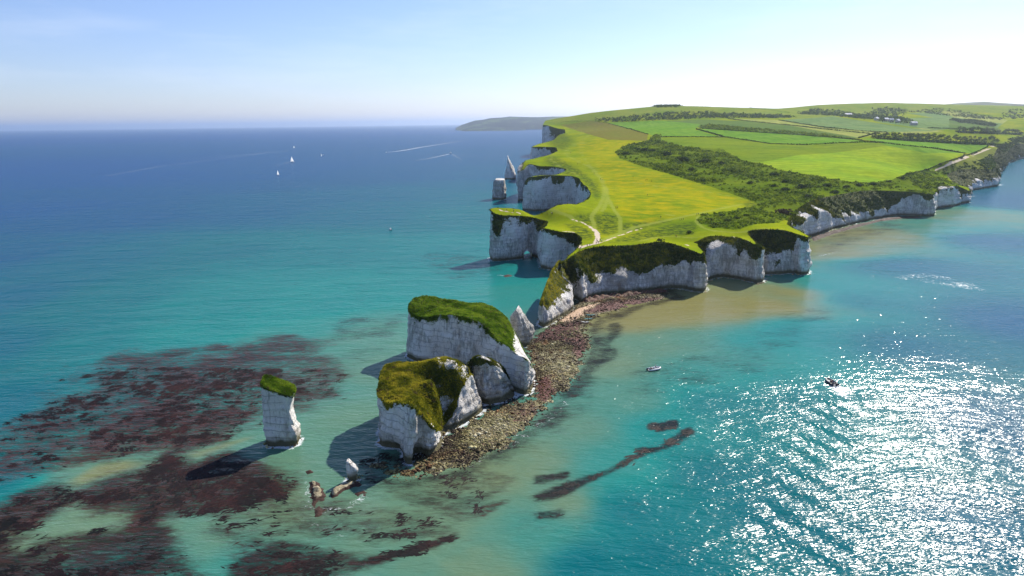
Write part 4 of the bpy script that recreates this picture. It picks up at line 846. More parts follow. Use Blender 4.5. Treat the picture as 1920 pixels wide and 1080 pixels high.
for p in ([(1000,625),(1040,608),(1075,598),(1095,605),(1090,622),(1100,640),(1060,645),(1020,640),(995,650)], [(1070,588),(1110,572),(1160,562),(1250,556),(1240,562),(1170,580),(1110,590)], [(985,660),(1025,645),(1020,672),(995,690)], [(1060,640),(1100,630),(1105,660),(1080,680)], [(1000,715),(1030,700),(1050,735),(1020,760),(1000,745)], [(960,760),(1010,745),(1030,770),(985,800),(940,800)], [(860,850),(930,815),(985,790),(950,830),(880,868),(800,890)]):
    wd = np.maximum(wd, smooth(-4, 5, sdf(seas(p), RQ)) * (.85 if p[0][0] > 990 else .5))
for p in ([(1048,600),(1075,586),(1092,583),(1095,594),(1070,606),(1050,607)], [(1072,585),(1100,576),(1125,570),(1110,580),(1085,588)]): sd_ = np.maximum(sd_, smooth(-2.5, 2.5, sdf(seas(p), RQ)))
wd *= 1 - sd_; rz = rz + .5 * sd_
F = grid_faces(len(gy_), len(gx_)); F = F[(rs[F] > -5.5).any(1)]; ids, inv = np.unique(F, return_inverse=True)
put('reef', mesh('reef', np.c_[RQ, rz][ids], inv.reshape(-1, 4).astype(int), MAT['reef'], {'weed': wd[ids], 'sand': sd_[ids]}, smooth_=True), kind='structure')
# cobbles strewn over the reef, past counting
ok = (rs > -3.0) & (rz > -.25); w = smooth(-3, 2, rs[ok]) * (1 - .93 * sd_[ok]) * (1 - .60 * np.clip(wd[ok], 0, 1)) * (.35 + .9 * smooth(-.3, .4, fbm(RQ[ok], .05, 3, 77)))
pk = rng.choice(np.where(ok)[0], 21000, p=w / w.sum()); cp = RQ[pk] + rng.uniform(-.5, .5, (len(pk), 2)); cz = rz[pk]
octa = np.array([(1, 0, 0), (0, 1, 0), (-1, 0, 0), (0, -1, 0), (.15, .1, .75), (0, 0, -.6)]); of = np.array([(0, 1, 4), (1, 2, 4), (2, 3, 4), (3, 0, 4), (1, 0, 5), (2, 1, 5), (3, 2, 5), (0, 3, 5)])
n = len(pk); siz = .14 + .26 * rng.random(n) ** 2.5 + .6 * (rng.random(n) > .985) + .5 * (rng.random(n) > .996); ang = rng.uniform(0, 6.28, n)
o3 = octa[None] * rng.uniform(.65, 1.3, (n, 6, 1)) * siz[:, None, None] * np.array([1.25, .9, .85]); ca, sa = np.cos(ang)[:, None], np.sin(ang)[:, None]
cv_ = np.stack([o3[..., 0] * ca - o3[..., 1] * sa + cp[:, :1], o3[..., 0] * sa + o3[..., 1] * ca + cp[:, 1:], o3[..., 2] + cz[:, None] + .10], -1).reshape(-1, 3)
cfa = (of[None] + (np.arange(n) * 6)[:, None, None]).reshape(-1, 3); tn = np.clip(.40 + .50 * fbm(cp, .09, 3, 78) + rng.normal(0, .20, n) - .35 * wd[pk], 0, 1) * (.25 + .75 * smooth(-2, 9, rs[pk] + 3 * fbm(cp, .08, 3, 79)))
put('cobbles', mesh('cobbles', cv_, cfa, MAT['cobble'], None, {'tone': np.repeat(tn, 8)}), label='pale and brown cobbles strewn over the reef between the stacks and the beach', cat='cobbles', kind='stuff')
# blocks fallen from the chalk faces
sel = np.where((foot[:, 1] < 700) & (foot[:, 0] > 20))[0]; fp = foot[rng.choice(sel, 420), :2]; sp_ = [FOOT_LINES[k][0] for k in range(len(FOOT_LINES))]
fp = np.vstack([fp + rng.normal(0, 1.0, fp.shape) + [-.3, -2.2]] + [ln[rng.integers(0, len(ln), 60)] + rng.normal(0, .9, (60, 2)) for ln in sp_[1:] if len(ln) < 400]); m = len(fp); s3 = .18 + .65 * rng.random(m) ** 3
o3 = octa[None] * rng.uniform(.7, 1.25, (m, 6, 1)) * s3[:, None, None]; v = np.c_[(o3[..., :2] + fp[:, None]).reshape(-1, 2), (o3[..., 2] + .12).reshape(-1)]
put('fallen_blocks', mesh('fallen_blocks', v, (of[None] + (np.arange(m) * 6)[:, None, None]).reshape(-1, 3), MAT['cobble'], None, {'tone': np.repeat(np.clip(rng.normal(.75, .2, m), 0, 1), 8)}), label='small pale chalk blocks fallen along the cliff and stack feet', cat='rubble', kind='stuff')
ledge('ledge', 'long yellow rock ledge running down from the foam, left of the tiny stump', [(581,905),(590,903),(602,910),(610,925),(607,938),(596,942),(590,955),(586,948),(582,930),(580,915)], .9, MAT['ledge'], .7, .4, 81)
ledge('ledge', 'yellow rock ledge under the tiny chalk stump', [(618,925),(632,915),(645,905),(655,900),(672,902),(675,910),(660,916),(645,918),(632,930),(622,934)], .8, MAT['ledge'], .6, .4, 82)
ledge('ledge', 'small brown rock tip awash below the tiny stump', [(668,926),(680,921),(688,923),(684,929),(672,930)], .45, MAT['ledge'], .35, .35, 83)
ledge('ledge', 'low weedy rock with a yellow crown at the foot of the long ledge', [(586,955),(600,950),(610,956),(606,966),(592,968)], .5, MAT['ledge'], .4, .35, 84)
ledge('ledge', 'small rock left of the shadow, farthest up its ledge', [(569,883),(582,881),(586,886),(576,890)], .5, MAT['ledge'], .3, .35, 85)
ledge('ledge', 'chalk slab at the waterline in front of the second cliff nose', [(1412,529),(1425,531),(1437,527),(1441,523),(1432,531),(1420,534)], 1.0, MAT['stack'], .3, .5, 86)
ledge('ledge', 'pale wave-washed rock in the green bay behind the headland tip', [(942,517),(952,515),(962,516),(958,519),(946,520)], .35, MAT['ledge'], .3, .5, 87)
ledge('ledge', 'dark shelf at the foot of the turf-draped cliff', [(1090,566),(1112,558),(1160,552),(1190,549),(1218,547),(1240,545),(1252,547),(1225,552),(1180,556),(1135,561),(1105,569)], 1.4, MAT['reef'], .8, .8, 88, weedy=.6)
ledge('ledge', 'weedy platform along the foot of the long right-hand cliff', [(1521,446),(1552,436),(1592,425),(1648,412),(1690,406.5),(1735,408),(1690,410),(1650,415),(1600,428),(1560,440),(1526,452)], 1.0, MAT['ledge'], .6, 1.2, 89, weedy=.8)
shore_foam()
band = sdf(rp, Q); bm_ = smooth(-13, -3, band + 4 * fbm(Q, .05, 3, 121)) * smooth(3, -2, band) * .62; kel = np.maximum(kel, bm_); red = np.where(bm_ >= kel - 1e-6, .25, red)

# floating weed: fronds lying at the surface, past counting
t = NT('weed'); tone = t.attr('tone'); c = t.ramp(tone, [(0, (.003, .004, .004)), (.5, (.010, .004, .005)), (.95, (.034, .011, .010))]); MAT['weed'] = t.end(t.bsdf(c, .7, .15))
kn = kel + .30 * fbm(Q, .06, 4, 91) + .55 * fbm(Q * [1, 1.5], .30, 3, 92)
w = np.where((QX[:, 1] > 690) & (QX[:, 0] > -80) & (QX[:, 0] < 1400) & (QX[:, 1] < 1110), smooth(.68, 1.5, kn) * (kel > .3), 0)
pk = rng.choice(len(Q), 17000, p=w / w.sum()); kp = Q[pk] + rng.uniform(-1.1, 1.1, (len(pk), 2)); n = len(kp)
ang = R(28) + .9 * fbm(kp, .03, 2, 93) + rng.normal(0, .45, n); L = rng.uniform(.35, 1.5, n) ; Wd = rng.uniform(.08, .30, n); dx = np.stack([np.cos(ang), np.sin(ang)], 1); dn = np.stack([-dx[:, 1], dx[:, 0]], 1)
bend = rng.normal(0, .35, n)[:, None] * L[:, None]
a = kp - dx * L[:, None]; b = kp + dn * (Wd[:, None]) + dn * bend * .5; c_ = kp + dx * L[:, None]; d_ = kp - dn * Wd[:, None] + dn * bend * .5
zz = np.stack([np.full(n, .01), rng.uniform(.03, .10, n), np.full(n, .01), rng.uniform(.02, .06, n)], 1)
v = np.concatenate([np.stack([a, d_, c_, b], 1), zz[..., [0, 3, 2, 1]][..., None]], 2).reshape(-1, 3)
put('seaweed', mesh('seaweed', v, np.arange(n * 4).reshape(-1, 4), MAT['weed'], None, {'tone': np.clip(rng.random(n) * .5 + .25 * red[pk] + .35 * fbm(kp, .15, 3, 95), 0, 1)}), label='dark floating kelp fronds in the shallows before the stacks', cat='seaweed', kind='stuff')

# the sea itself
kelA = np.zeros(len(SP)); redA = np.zeros(len(SP)); fomA = np.zeros(len(SP)); kelA[idx] = kel; redA[idx] = red; fomA[idx] = foam
farS = np.where(fr & (SP[:, 1] >= 1200) & (SP[:, 1] < 4500) & (np.abs(SP[:, 0]) < 2500))[0]
shelter = smooth(.2, .9, sil) * .25; calm *= 1 - np.clip(shelter, 0, .6)
put('sea', mesh('sea', np.c_[SP, np.zeros(len(SP))], grid_faces(len(sy), len(sx)), m_sea(), {'depth': dep, 'silt': sil, 'kelp': kelA, 'red': redA, 'foam': fomA, 'calm': calm, 'swell': swell}, smooth_=True), kind='structure')
# wakes and tide lines too far off for the sea sheet's own mesh: thin sheets of foam on the water
t = NT('foam_streak'); n1 = t.noise(.12, 5.0, None, (1, 1, 0), .7); tr = t.n('BsdfTransparent'); mxs = t.n('MixShader'); t.set(mxs, 0, t.math('MULTIPLY', t.attr('foam'), t.rng(n1, .3, .65)))
t.t.links.new(tr.outputs[0], mxs.inputs[1]); t.t.links.new(t.bsdf((.75, .78, .8), .8, .2), mxs.inputs[2]); MAT['foam'] = t.end(mxs.outputs[0])
def streak(pxs, w0, w1, s0, s1):
    g = resample(seas(pxs), 12.0); tg_ = np.gradient(g, axis=0); tg_ /= np.linalg.norm(tg_, axis=1)[:, None]; nn = np.stack([-tg_[:, 1], tg_[:, 0]], 1); f = np.linspace(0, 1, len(g))[:, None]; w = w0 + (w1 - w0) * f
    rows_ = [np.c_[g + nn * w * k, np.full(len(g), .05)] for k in (-1, -.5, 0, .5, 1)]
    V = np.vstack(rows_); at = np.concatenate([np.ravel((s0 + (s1 - s0) * f)) * k for k in (0, .7, 1, .7, 0)])
    put('wake', mesh('wake', V, grid_faces(5, len(g)), MAT['foam'], {'foam': at}), kind='structure')
streak([(726,285.5),(742,284),(760,281.5)], 5, 12, .95, .8); streak([(760,281.5),(790,276),(820,271.5),(880,262)], 12, 16, .75, .05); streak([(842,289),(828,292),(800,298),(770,303)], 5, 9, .8, .0); streak([(848,289),(858,295),(870,302)], 3, 6, .35, .0)
streak([(200,330),(300,312),(420,297),(505,286)], 8, 10, .10, .14); streak([(330,300),(420,293),(540,283)], 8, 8, .1, .3); streak([(548,303),(520,310),(500,314)], 4, 5, .3, 0); streak([(850,290),(900,294),(950,298)], 5, 5, .25, .1)

# ------------------------------------------------------------------ turf hanging on the cliffs, tussocks at the rim
nearw = WV[:, 1] < 640
P, N = scatter(WV, WF, 26000, np.where((vegw > .45) & nearw, vegw, 0)); v1 = blades(P, N + [0, 0, .3], .55 + .55 * rng.random(len(P)) * (P[:, 1] / 420), .55)
P2, N2 = scatter(WV, WF, 12000, np.where((vegw > .45) & (WV[:, 1] >= 560) & (WV[:, 1] < 1700), vegw, 0)); v2 = leaves(P2, N2 + [0, 0, .4], 2.0, 1, .7)
v, f, t_ = v1; put('slope_grass', mesh('slope_grass', v, f, MAT['slope'], None, {'tone': t_}), label='dark tussocky turf hanging over the near cliff tops', cat='grass', kind='stuff')
v, f, t_ = v2; put('cliff_scrub', mesh('cliff_scrub', v, f, MAT['bush'], None, {'tone': t_}), label='dark creepers and scrub draped down the right-hand cliffs', cat='scrub', kind='stuff')

def dome(c, r, n, squash=.8, size=.5, nrm=None):
    """leaf clump points over a dome"""
    d = rng.normal(0, 1, (n, 3)); d[:, 2] = np.abs(d[:, 2]) * .9 + .02; d /= np.linalg.norm(d, axis=1)[:, None]
    return c + d * r * [1, 1, squash] * rng.uniform(.72, 1.05, (n, 1)), d
def land_faces(sel): 
    return np.c_[LV, LZ], LF[sel]
V3 = np.c_[LV, LZ]
scr = (own == 0) | (own == 1)
fw = np.zeros(len(LV)); 
def region_points(sel, n, wfun=None):
    P, N = scatter(V3, LF[sel], n * 3); w = 1 / np.maximum(P[:, 1], 300) ** 1.4
    if wfun is not None: w = w * wfun(P)
    k = rng.choice(len(P), n, False, p=w / w.sum()); return P[k]
def clumps(P, r, per, size, squash=.75):
    n = len(P); c = np.repeat(P, per, 0); rr = np.repeat(r, per)[:, None]; d = rng.normal(0, 1, (n * per, 3)); d[:, 2] = np.abs(d[:, 2]) + .05; d /= np.linalg.norm(d, axis=1)[:, None]
    v, f, t = leaves(c + d * rr * [1, 1, squash] * rng.uniform(.75, 1.05, (n * per, 1)), d, np.repeat(r, per) * size, 1, .45)
    return v, f, np.clip(np.repeat(rng.random(n), per) * .6 + t * .5 - .05, 0, 1)
P = region_points(scr, 8200, lambda P: .07 + smooth(-.35, .25, fbm(P[:, :2], .025, 3, 101)))
r = (.55 + 1.5 * rng.random(len(P)) ** 2.2) * (P[:, 1] / 620) ** .7
v, f, t_ = clumps(P, r, 13, .85)
put('scrub', mesh('scrub', v, f, MAT['scrub'], None, {'tone': t_}), label='belt of mixed green scrub between the meadow and the fields', cat='scrub', kind='stuff')
# scrub along the cliff top at the far right
cs = [i for i, q in enumerate(FIELDS) if q[0] == 'coast_grass'][0]
def px_region(poly, n, wf=None):
    s = inside(poly, CPX) & (cen[:, 1] < 4000); return region_points(s, n, wf)
edge = [(1752,324),(1800,312),(1845,302),(1862,286),(1885,270),(1910,258),(1960,250),(1990,262),(1915,272),(1884,288),(1862,302),(1868,320),(1858,318),(1812,320),(1775,330)]
P = px_region(edge, 900); r = (1.4 + 2.2 * rng.random(len(P)) ** 1.5) * (P[:, 1] / 1100) ** .6
v, f, t_ = clumps(P, r, 14, .8, .9); put('cliff_top_scrub', mesh('cliff_top_scrub', v, f, MAT['tree'], None, {'tone': t_}), label='dark thicket crowding the cliff edge beyond the gravel track', cat='scrub', kind='stuff')
# far woods that read as one mass
def wood(poly, n, r0, label, mat='tree'):
    P = px_region(poly, int(n * 5)); r = r0 * (.5 + .7 * rng.random(len(P)))
    v, f, t_ = clumps(P, r, 9, .8, 1.2); put('woodland', mesh('woodland', v, f, MAT[mat], None, {'tone': t_}), label=label, cat='woodland', kind='stuff')
wood([(1116,224),(1150,220),(1200,216),(1260,210.5),(1320,211),(1400,214),(1480,217.5),(1490,221),(1400,221.5),(1330,221.5),(1250,225),(1180,228),(1130,228.5)], 620, 4.2, 'long far belt of dark woodland across the down')
wood([(1494,214),(1520,205),(1560,206),(1600,214),(1625,216),(1640,205),(1670,202),(1700,206),(1700,212),(1690,222),(1720,232),(1700,234),(1640,226),(1560,217)], 420, 5.0, 'hazy clump of trees round the village under the hill')
wood([(1310,240),(1330,233),(1400,240),(1480,246),(1560,254),(1600,260),(1560,259),(1480,252),(1400,247)], 330, 2.6, 'scrubby strip of bushes between two green fields', 'scrub')
wood([(1700,210),(1760,204),(1790,206),(1840,216),(1880,222),(1880,226),(1800,220),(1740,213)], 150, 4.5, 'pale hazy wood on the valley side at far right')
wood([(1225,200),(1250,196),(1275,197),(1276,201),(1240,202)], 60, 4.0, 'small copse on the skyline of the down')
wood([(1780,224),(1830,226),(1870,234),(1860,237),(1800,230)], 120, 4.0, 'thick hedge-wood crossing the pale valley fields')
wood([(1870,214),(1925,200),(1990,204),(1990,222),(1900,224)], 130, 5.5, 'hazy wood high on the right edge of the frame')

# ------------------------------------------------------------------ bushes and trees that stand apart
def bush_mesh(name, mat, n, seed):
    global rng; keep = rng; rng = np.random.default_rng(seed); parts = []
    for k in range(7):
        c = np.array([rng.normal(0, .38), rng.normal(0, .38), .12 + .35 * rng.random()]); p, d = dome(c, .45 + .25 * rng.random(), n // 7, .85); parts.append(leaves(p, d, .26, 1, .55))
    v, f, t = join(parts); v[:, 2] = np.maximum(v[:, 2], -.05); rng = keep; return mesh(name, v, f, MAT[mat], None, {'tone': t})
BM = [bush_mesh('bush', 'bush', 210, 1), bush_mesh('bush', 'bush', 210, 2), bush_mesh('bush', 'scrub', 210, 3)]; PM = bush_mesh('bush', 'plum', 260, 4)
def at_ground(px, py):
    g = ground([(px, py)])[0]; return None if np.isnan(g[0]) else g
def bush(px, py, wpx, me, label, group=None, name='bush', hfac=.85):
    g = at_ground(px, py)
    if g is None: return
    s = wpx * g[1] / 1330 / 2 * 1.15; o = put(name, me, None, g - [0, 0, .1 * s], rng.uniform(0, 6), label, 'bush', group); o.scale = (s * 1.0, s * 1.0, s * hfac)
bush(1295, 437, 14, BM[0], 'dark round lone bush on the open grass left of the scrub patch')
bush(1238, 452, 15, BM[1], 'low dark bush at the brink above the turf-draped cliff')
bush(1467, 402, 30, PM, 'big plum-brown bush at the corner of the cliff notch')
bush(1484, 402, 17, BM[2], 'green bush just right of the plum-brown bush')
bush(1637, 347, 13, BM[0], 'tall dark bush at the near edge of the bright field')
bush(1452, 329, 17, BM[0], 'dark round bush against the left edge of the bright field')
for px, py, w, lb in [(1738, 320, 10, 'first dark bush beside the lower end of the gravel track'), (1763, 309, 8, 'small bush between the bright field and the gravel track'), (1802, 298, 9, 'dark bush along the track, left of the pair'), (1822, 290, 8, 'left of the two bushes near the top of the track'), (1828, 287, 8, 'right of the two bushes near the top of the track'), (1807, 288, 7, 'bush ending the hedge at the corner by the track')]: bush(px, py, w, BM[1], lb)
for px, py, w in [(1207,284,22),(1245,292,26),(1282,302,26),(1325,305,22),(1235,313,22),(1260,318,30),(1370,321,20),(1387,322,22),(1343,341,24),(1313,339,22),(1437,357,18),(1392,360,20),(1470,357,18),(1503,352,22),(1473,342,16),(1487,342,15),(1537,338,18),(1515,371,20),(1533,372,18),(1667,342,13),(1692,336,14),(1613,349,16),(1567,363,18),(1175,290,16),(1300,320,18),(1350,308,16),(1410,345,16),(1450,350,14),(1420,372,16),(1550,350,16),(1585,352,14),(1640,356,12),(1225,284,14)]:
    bush(px, py, w, BM[int(rng.integers(0, 3))], 'dark rounded bush standing out of the scrub belt', 'bushes in the scrub belt')
for px, py, w in [(1330,412,16),(1345,421,18),(1362,414,18),(1380,410,16),(1398,404,15),(1415,412,14),(1352,404,14),(1430,398,14)]:
    bush(px, py, w, BM[int(rng.integers(0, 2))], 'dark gorse bush in the scrub patch above the second cliff', 'gorse bushes in the cliff-top patch', hfac=.6)
for px, py, w, D, lb in [(1497, 436, 12, 560, 'bush clinging to the cleft below the cliff notch'), (1486, 425, 9, 552, 'smaller bush on the ledge above the cleft')]:
    g = atY(px, py, D); o = put('bush', BM[2], None, g, 0, lb, 'bush'); o.scale = [w * D / 1330 / 2] * 3

def tree(name, seed, n=190):
    """trunk with limbs, crown of leaf clumps; unit height 10 m"""
    global rng; keep = rng; rng = np.random.default_rng(seed); e = bpy.data.objects.new(name, None)
    b = Bits(); b.tube([(0, 0, -.5), (.1, 0, 2), (.05, .1, 5), (.2, 0, 8)], [.45, .36, .26, .10], 7)
    for k in range(5):
        a = k * 1.26 + rng.random(); z = 2.6 + .8 * k; b.tube([(0, 0, z), (math.cos(a) * 1.4, math.sin(a) * 1.4, z + 1.3), (math.cos(a) * 2.6, math.sin(a) * 2.6, z + 2)], [.16, .11, .05], 5)
    parts = []
    for k in range(11):
        a = rng.uniform(0, 6.28); q = rng.random() ** .6 * 3.0; c = np.array([math.cos(a) * q, math.sin(a) * q, 1.5 + rng.random() * 6.2 * (1 - q / 5)]); p, d = dome(c, 1.5 + 1.0 * rng.random(), n // 11, .95); d2 = d.copy(); parts.append(leaves(p, d2, 1.15, 1, .6))
    v, f, t = join(parts); rng = keep
    return b.me('trunk', [MAT['bark']]), mesh('crown', v, f, MAT['tree'], None, {'tone': t})
TM = [tree('tree', s) for s in (11, 12, 13)]
def plant_tree(px, py, h, label, group=None):
    g = at_ground(px, py)
    if g is None: return
    e = bpy.data.objects.new('tree', None); C.objects.link(e); e.location = g; e.rotation_euler = (0, 0, rng.uniform(0, 6)); s = h / 9.5; e.scale = (s * rng.uniform(.95, 1.35), s * rng.uniform(.95, 1.35), s); e['label'] = label; e['category'] = 'tree'
    if group: e['group'] = group
    a, b = TM[int(rng.integers(0, 3))]; put('trunk', a, e); put('crown', b, e)
for i in range(74):
    f = i / 73; px = 1640 + 232 * f + rng.uniform(-3, 3); py = 259 + 9 * f + rng.uniform(-1, 2) - (i % 3) * 3.2; plant_tree(px, py, rng.uniform(7, 12.5), 'dark leafy tree in the shelter belt behind the green field', 'trees of the shelter belt')
for i in range(22):
    f = i / 21; plant_tree(1800 + 112 * f + rng.uniform(-3, 3), 246 + 5 * f + rng.uniform(-2, 2), rng.uniform(10, 16), 'dark tree in the hazy row behind the shelter belt at right', 'trees in the row behind')
for i in range(26):
    f = rng.random(); plant_tree(1868 + 70 * f, 282 - 26 * f + rng.uniform(-3, 5), rng.uniform(9, 14), 'leafy tree in the wood above the far right shore', 'trees above the far right shore')

# ------------------------------------------------------------------ hedges
def hedge(label, pts, h=2.4, w=1.7, mat='bush', gap=0):
    g = gline(pts, 6)
    if len(g) < 2: return
    g = resample(g, .8 + g[:, 1].mean() / 1600); g[:, 2] = land_z(g[:, :2]); k = (h * (1 + .35 * fbm(g[:, :2], .05, 3, 111)))[:, None]
    c = np.repeat(g, 7, 0); kk = np.repeat(k, 7, 0); d = rng.normal(0, 1, c.shape); d[:, 2] = np.abs(d[:, 2]); d /= np.linalg.norm(d, axis=1)[:, None]
    p = c + d * np.c_[np.full(len(c), w), np.full(len(c), w), kk[:, 0]] * rng.uniform(.5, 1, (len(c), 1)); v, f, t = leaves(p, d, .75 * h, 1, .5)
    put('hedge', mesh('hedge', v, f, MAT[mat], None, {'tone': t}), label=label, cat='hedge')
hedge('long dark hedge along the top of the olive field, curving to the corner', [(1233,257),(1280,257),(1360,257.5),(1447,270),(1513,272),(1580,268),(1646,267)])
hedge('hedge sloping down right from the field corner to the track', [(1646,267),(1697,273),(1747,278),(1806,287.5)], 2.2)
hedge('short hedge rising left from the long hedge between two green fields', [(1305,242),(1330,249),(1357,257)])
hedge('dark hedge below the scrubby strip above the green field', [(1313,241),(1400,247),(1480,252),(1540,256),(1593,261),(1645,268)], 2.2)
hedge('hedge along the lower edge of the straw-coloured strip', [(1365,223),(1400,227),(1480,235),(1560,244),(1630,251)])
hedge('hedge between the straw-coloured strip and the pale sage field', [(1460,225.5),(1547,239.5),(1630,247),(1663,248.5)])
hedge('short spur hedge joining the scrubby strip to the straw strip', [(1610,259),(1625,255),(1640,251)])
hedge('scrubby hedge along the track side of the bright field', [(1693,331),(1740,318),(1765,307),(1800,296),(1835,283),(1862,271)], 1.6, 1.5)
hedge('dark hedge under the brown field, left of the bright green one', [(1115,227),(1140,231),(1173,240),(1215,252)], 1.6)
hedge('hedge climbing the down on the skyline to the right', [(1400,201.5),(1440,206),(1480,211)], 1.5)
hedge('dense dark undergrowth along the foot of the shelter belt', [(1636,260),(1700,264),(1760,267),(1820,270),(1880,273)], 5.5, 5, 'tree')
hedge('dense undergrowth under the hazy row of trees behind the shelter belt', [(1795,248),(1850,250),(1915,253)], 6, 6, 'tree')
hedge('faint hedge below the village across the valley', [(1740,240),(1780,241),(1800,243)], 2.5, 2)
hedge('thin hedge crossing the meadow top near the far cliff', [(1052,229),(1080,227.5),(1115,227)], 1.5)
hedge('scrub line at the left corner of the olive field', [(1217,268),(1222,262),(1230,254)], 3.5, 3, 'scrub')

# ------------------------------------------------------------------ village houses
MAT['wall'] = plain('render_wall', (.55, .50, .44)); MAT['slate'] = plain('pale_slate_roof', (.50, .52, .56), .4, .5); MAT['dark'] = plain('dark_glass', (.03, .035, .04), .2, .5)
def house(px, py, L, rz, label):
    g = at_ground(px, py)
    if g is None: return
    e = bpy.data.objects.new('house', None); C.objects.link(e); e.location = g; e.rotation_euler = (0, 0, rz); e['label'] = label; e['category'] = 'house'; e['group'] = 'village houses'
    b = Bits(); b.box((-L / 2, -4, -2), (L / 2, 4, 5)); b.add([(-L / 2, -4, 5), (-L / 2, 4, 5), (-L / 2, 0, 8)], [(0, 2, 1)]); b.add([(L / 2, -4, 5), (L / 2, 4, 5), (L / 2, 0, 8)], [(0, 1, 2)]); put('wall', b.me('wall', [MAT['wall']]), e)
    b = Bits(); h = L / 2 + .5
    for s in (-1, 1): b.add([(-h, s * 4.6, 4.6), (h, s * 4.6, 4.6), (h, 0, 8.15), (-h, 0, 8.15), (-h, s * 4.6, 4.85), (h, s * 4.6, 4.85), (h, 0, 8.4), (-h, 0, 8.4)], [(0, 1, 2, 3), (4, 7, 6, 5), (0, 4, 5, 1), (3, 2, 6, 7), (0, 3, 7, 4), (1, 5, 6, 2)])
    r_ = put('roof', b.me('roof', [MAT['slate']]), e); b = Bits(); b.box((L / 4 - .5, -.4, 7.4), (L / 4 + .5, .4, 9.8)); put('chimney', b.me('chimney', [MAT['wall']]), r_)
    for k in range(max(2, int(L / 4))):
        b = Bits(); x = -L / 2 + 1.5 + k * 3.6; b.box((x, -4.08, 1.2), (x + 1.4, -3.98, 2.8)); put('window', b.me('window', [MAT['dark']]), e)
    b = Bits(); b.box((L / 2 - 1.7, -4.1, -.2), (L / 2 - .6, -3.97, 2.1)); put('door', b.me('door', [MAT['dark']]), e)
for px, py, L, rz, lb in [(1590, 217.5, 26, .1, 'long pale-roofed farm building left of the village trees'), (1643, 225.5, 12, .5, 'leftmost small pale house in the village row'), (1661, 227, 14, .3, 'pale house right of the leftmost one in the village row'), (1671, 228, 12, -.2, 'pale house at the middle of the village row'), (1713, 234, 20, .2, 'large pale house at the right end of the village row'), (1683, 229.5, 10, .4, 'small house half hidden among the village trees')]: house(px, py, L * .8, rz, lb)

# ------------------------------------------------------------------ hills far off
def m_hill():
    t = NT('far_hill'); n = t.noise(.0035, 6.0, None, None, .62); n2 = t.noise(.016, 4.0)
    c = t.ramp(n, [(.40, (.010, .020, .016)), (.54, (.022, .038, .020)), (.60, (.07, .11, .035)), (.74, (.11, .14, .05))]); c = t.mix(1.0, c, t.mix(n2, (.6, .65, .6), (1.3, 1.25, 1.2)), 'MULTIPLY'); return t.end(t.bsdf(c, .95, .1))
MAT['hill'] = m_hill()
def hill(name, top, D, front, back, foot=-2, cliff=0.0, seed=0):
    """skyline pixels at distance D; the slope runs from the shore in front to the back"""
    T = np.array([atY(x, y, D) for x, y in top]); T = resample(T, D * .004); n = len(T); rows_ = []
    for s in np.linspace(-1, 1, 41):
        if s < 0: f = (1 + s); z = foot + (T[:, 2] - foot) * (cliff + (1 - cliff) * math.sin(f * math.pi / 2) ** .85 if f > 0 else 0); y = D - front * (1 - f)
        else: z = foot + (T[:, 2] - foot) * math.cos(s * math.pi / 2); y = D + back * s
        X = T[:, 0] * (y / D); P = np.stack([X, np.full(n, y), z], 1); e = 1 - abs(s)
        P[:, 2] += (T[:, 2] - foot).clip(0) * .16 * fbm(P[:, :2], 5.0 / D, 4, seed) * (min(1, 3 * abs(s)) * min(1, 4 * e)); P[:, 1] += front * .18 * fbm(P[:, :1] * [1, ] @ np.ones((1, 2)), 12.0 / D, 3, seed + 2) * (s < 0) * -s
        rows_.append(P)
    put(name, mesh(name, np.vstack(rows_), grid_faces(41, n), MAT['hill'], smooth_=True), kind='structure')
hill('far_headland', [(854,240.5),(858,238),(866,234),(878,230),(890,226),(905,224.5),(920,221.5),(940,220.5),(956,218.5),(985,219.5),(1010,220),(1035,219),(1065,219),(1120,221)], 11500, 1500, 900, seed=201)
hill('far_spit', [(866,243.2),(874,241.6),(890,240.5),(915,239.5),(940,239.3),(970,240),(985,241.5)], 9500, 350, 350, seed=202)
hill('far_hill', [(1640,216),(1690,209),(1730,201),(1760,196.5),(1800,193),(1845,190.5),(1880,193),(1930,196),(1990,198),(2060,203)], 5200, 1500, 1200, foot=40, seed=203)

# ------------------------------------------------------------------ people
for k, c in {'skin': (.45, .28, .20), 'hair': (.05, .035, .025), 'navy': (.02, .03, .06), 'black_cloth': (.015, .015, .018), 'red_cloth': (.35, .04, .04), 'white_cloth': (.70, .70, .68), 'blue_cloth': (.06, .14, .30), 'khaki': (.20, .16, .10), 'shoe': (.03, .03, .03)}.items(): MAT[k] = plain(k, c, .8, .2)
def figure(name, joints, bones, radii, heads):
    """one continuous body grown with a skin modifier over the skeleton"""
    me = bpy.data.meshes.new(name); names = list(joints); me.from_pydata([joints[k] for k in names], [(names.index(a), names.index(b)) for a, b in bones], []); o = bpy.data.objects.new(name, me); C.objects.link(o)
    m = o.modifiers.new('skin', 'SKIN')
    for k, vtx in zip(names, me.skin_vertices[0].data): vtx.radius = radii[k]; vtx.use_root = (k == 'pelvis')
    o.modifiers.new('sub', 'SUBSURF').levels = 1
    dg = bpy.context.evaluated_depsgraph_get(); ev = o.evaluated_get(dg); out = bpy.data.meshes.new_from_object(ev); bpy.data.objects.remove(o); bpy.data.meshes.remove(me); return out
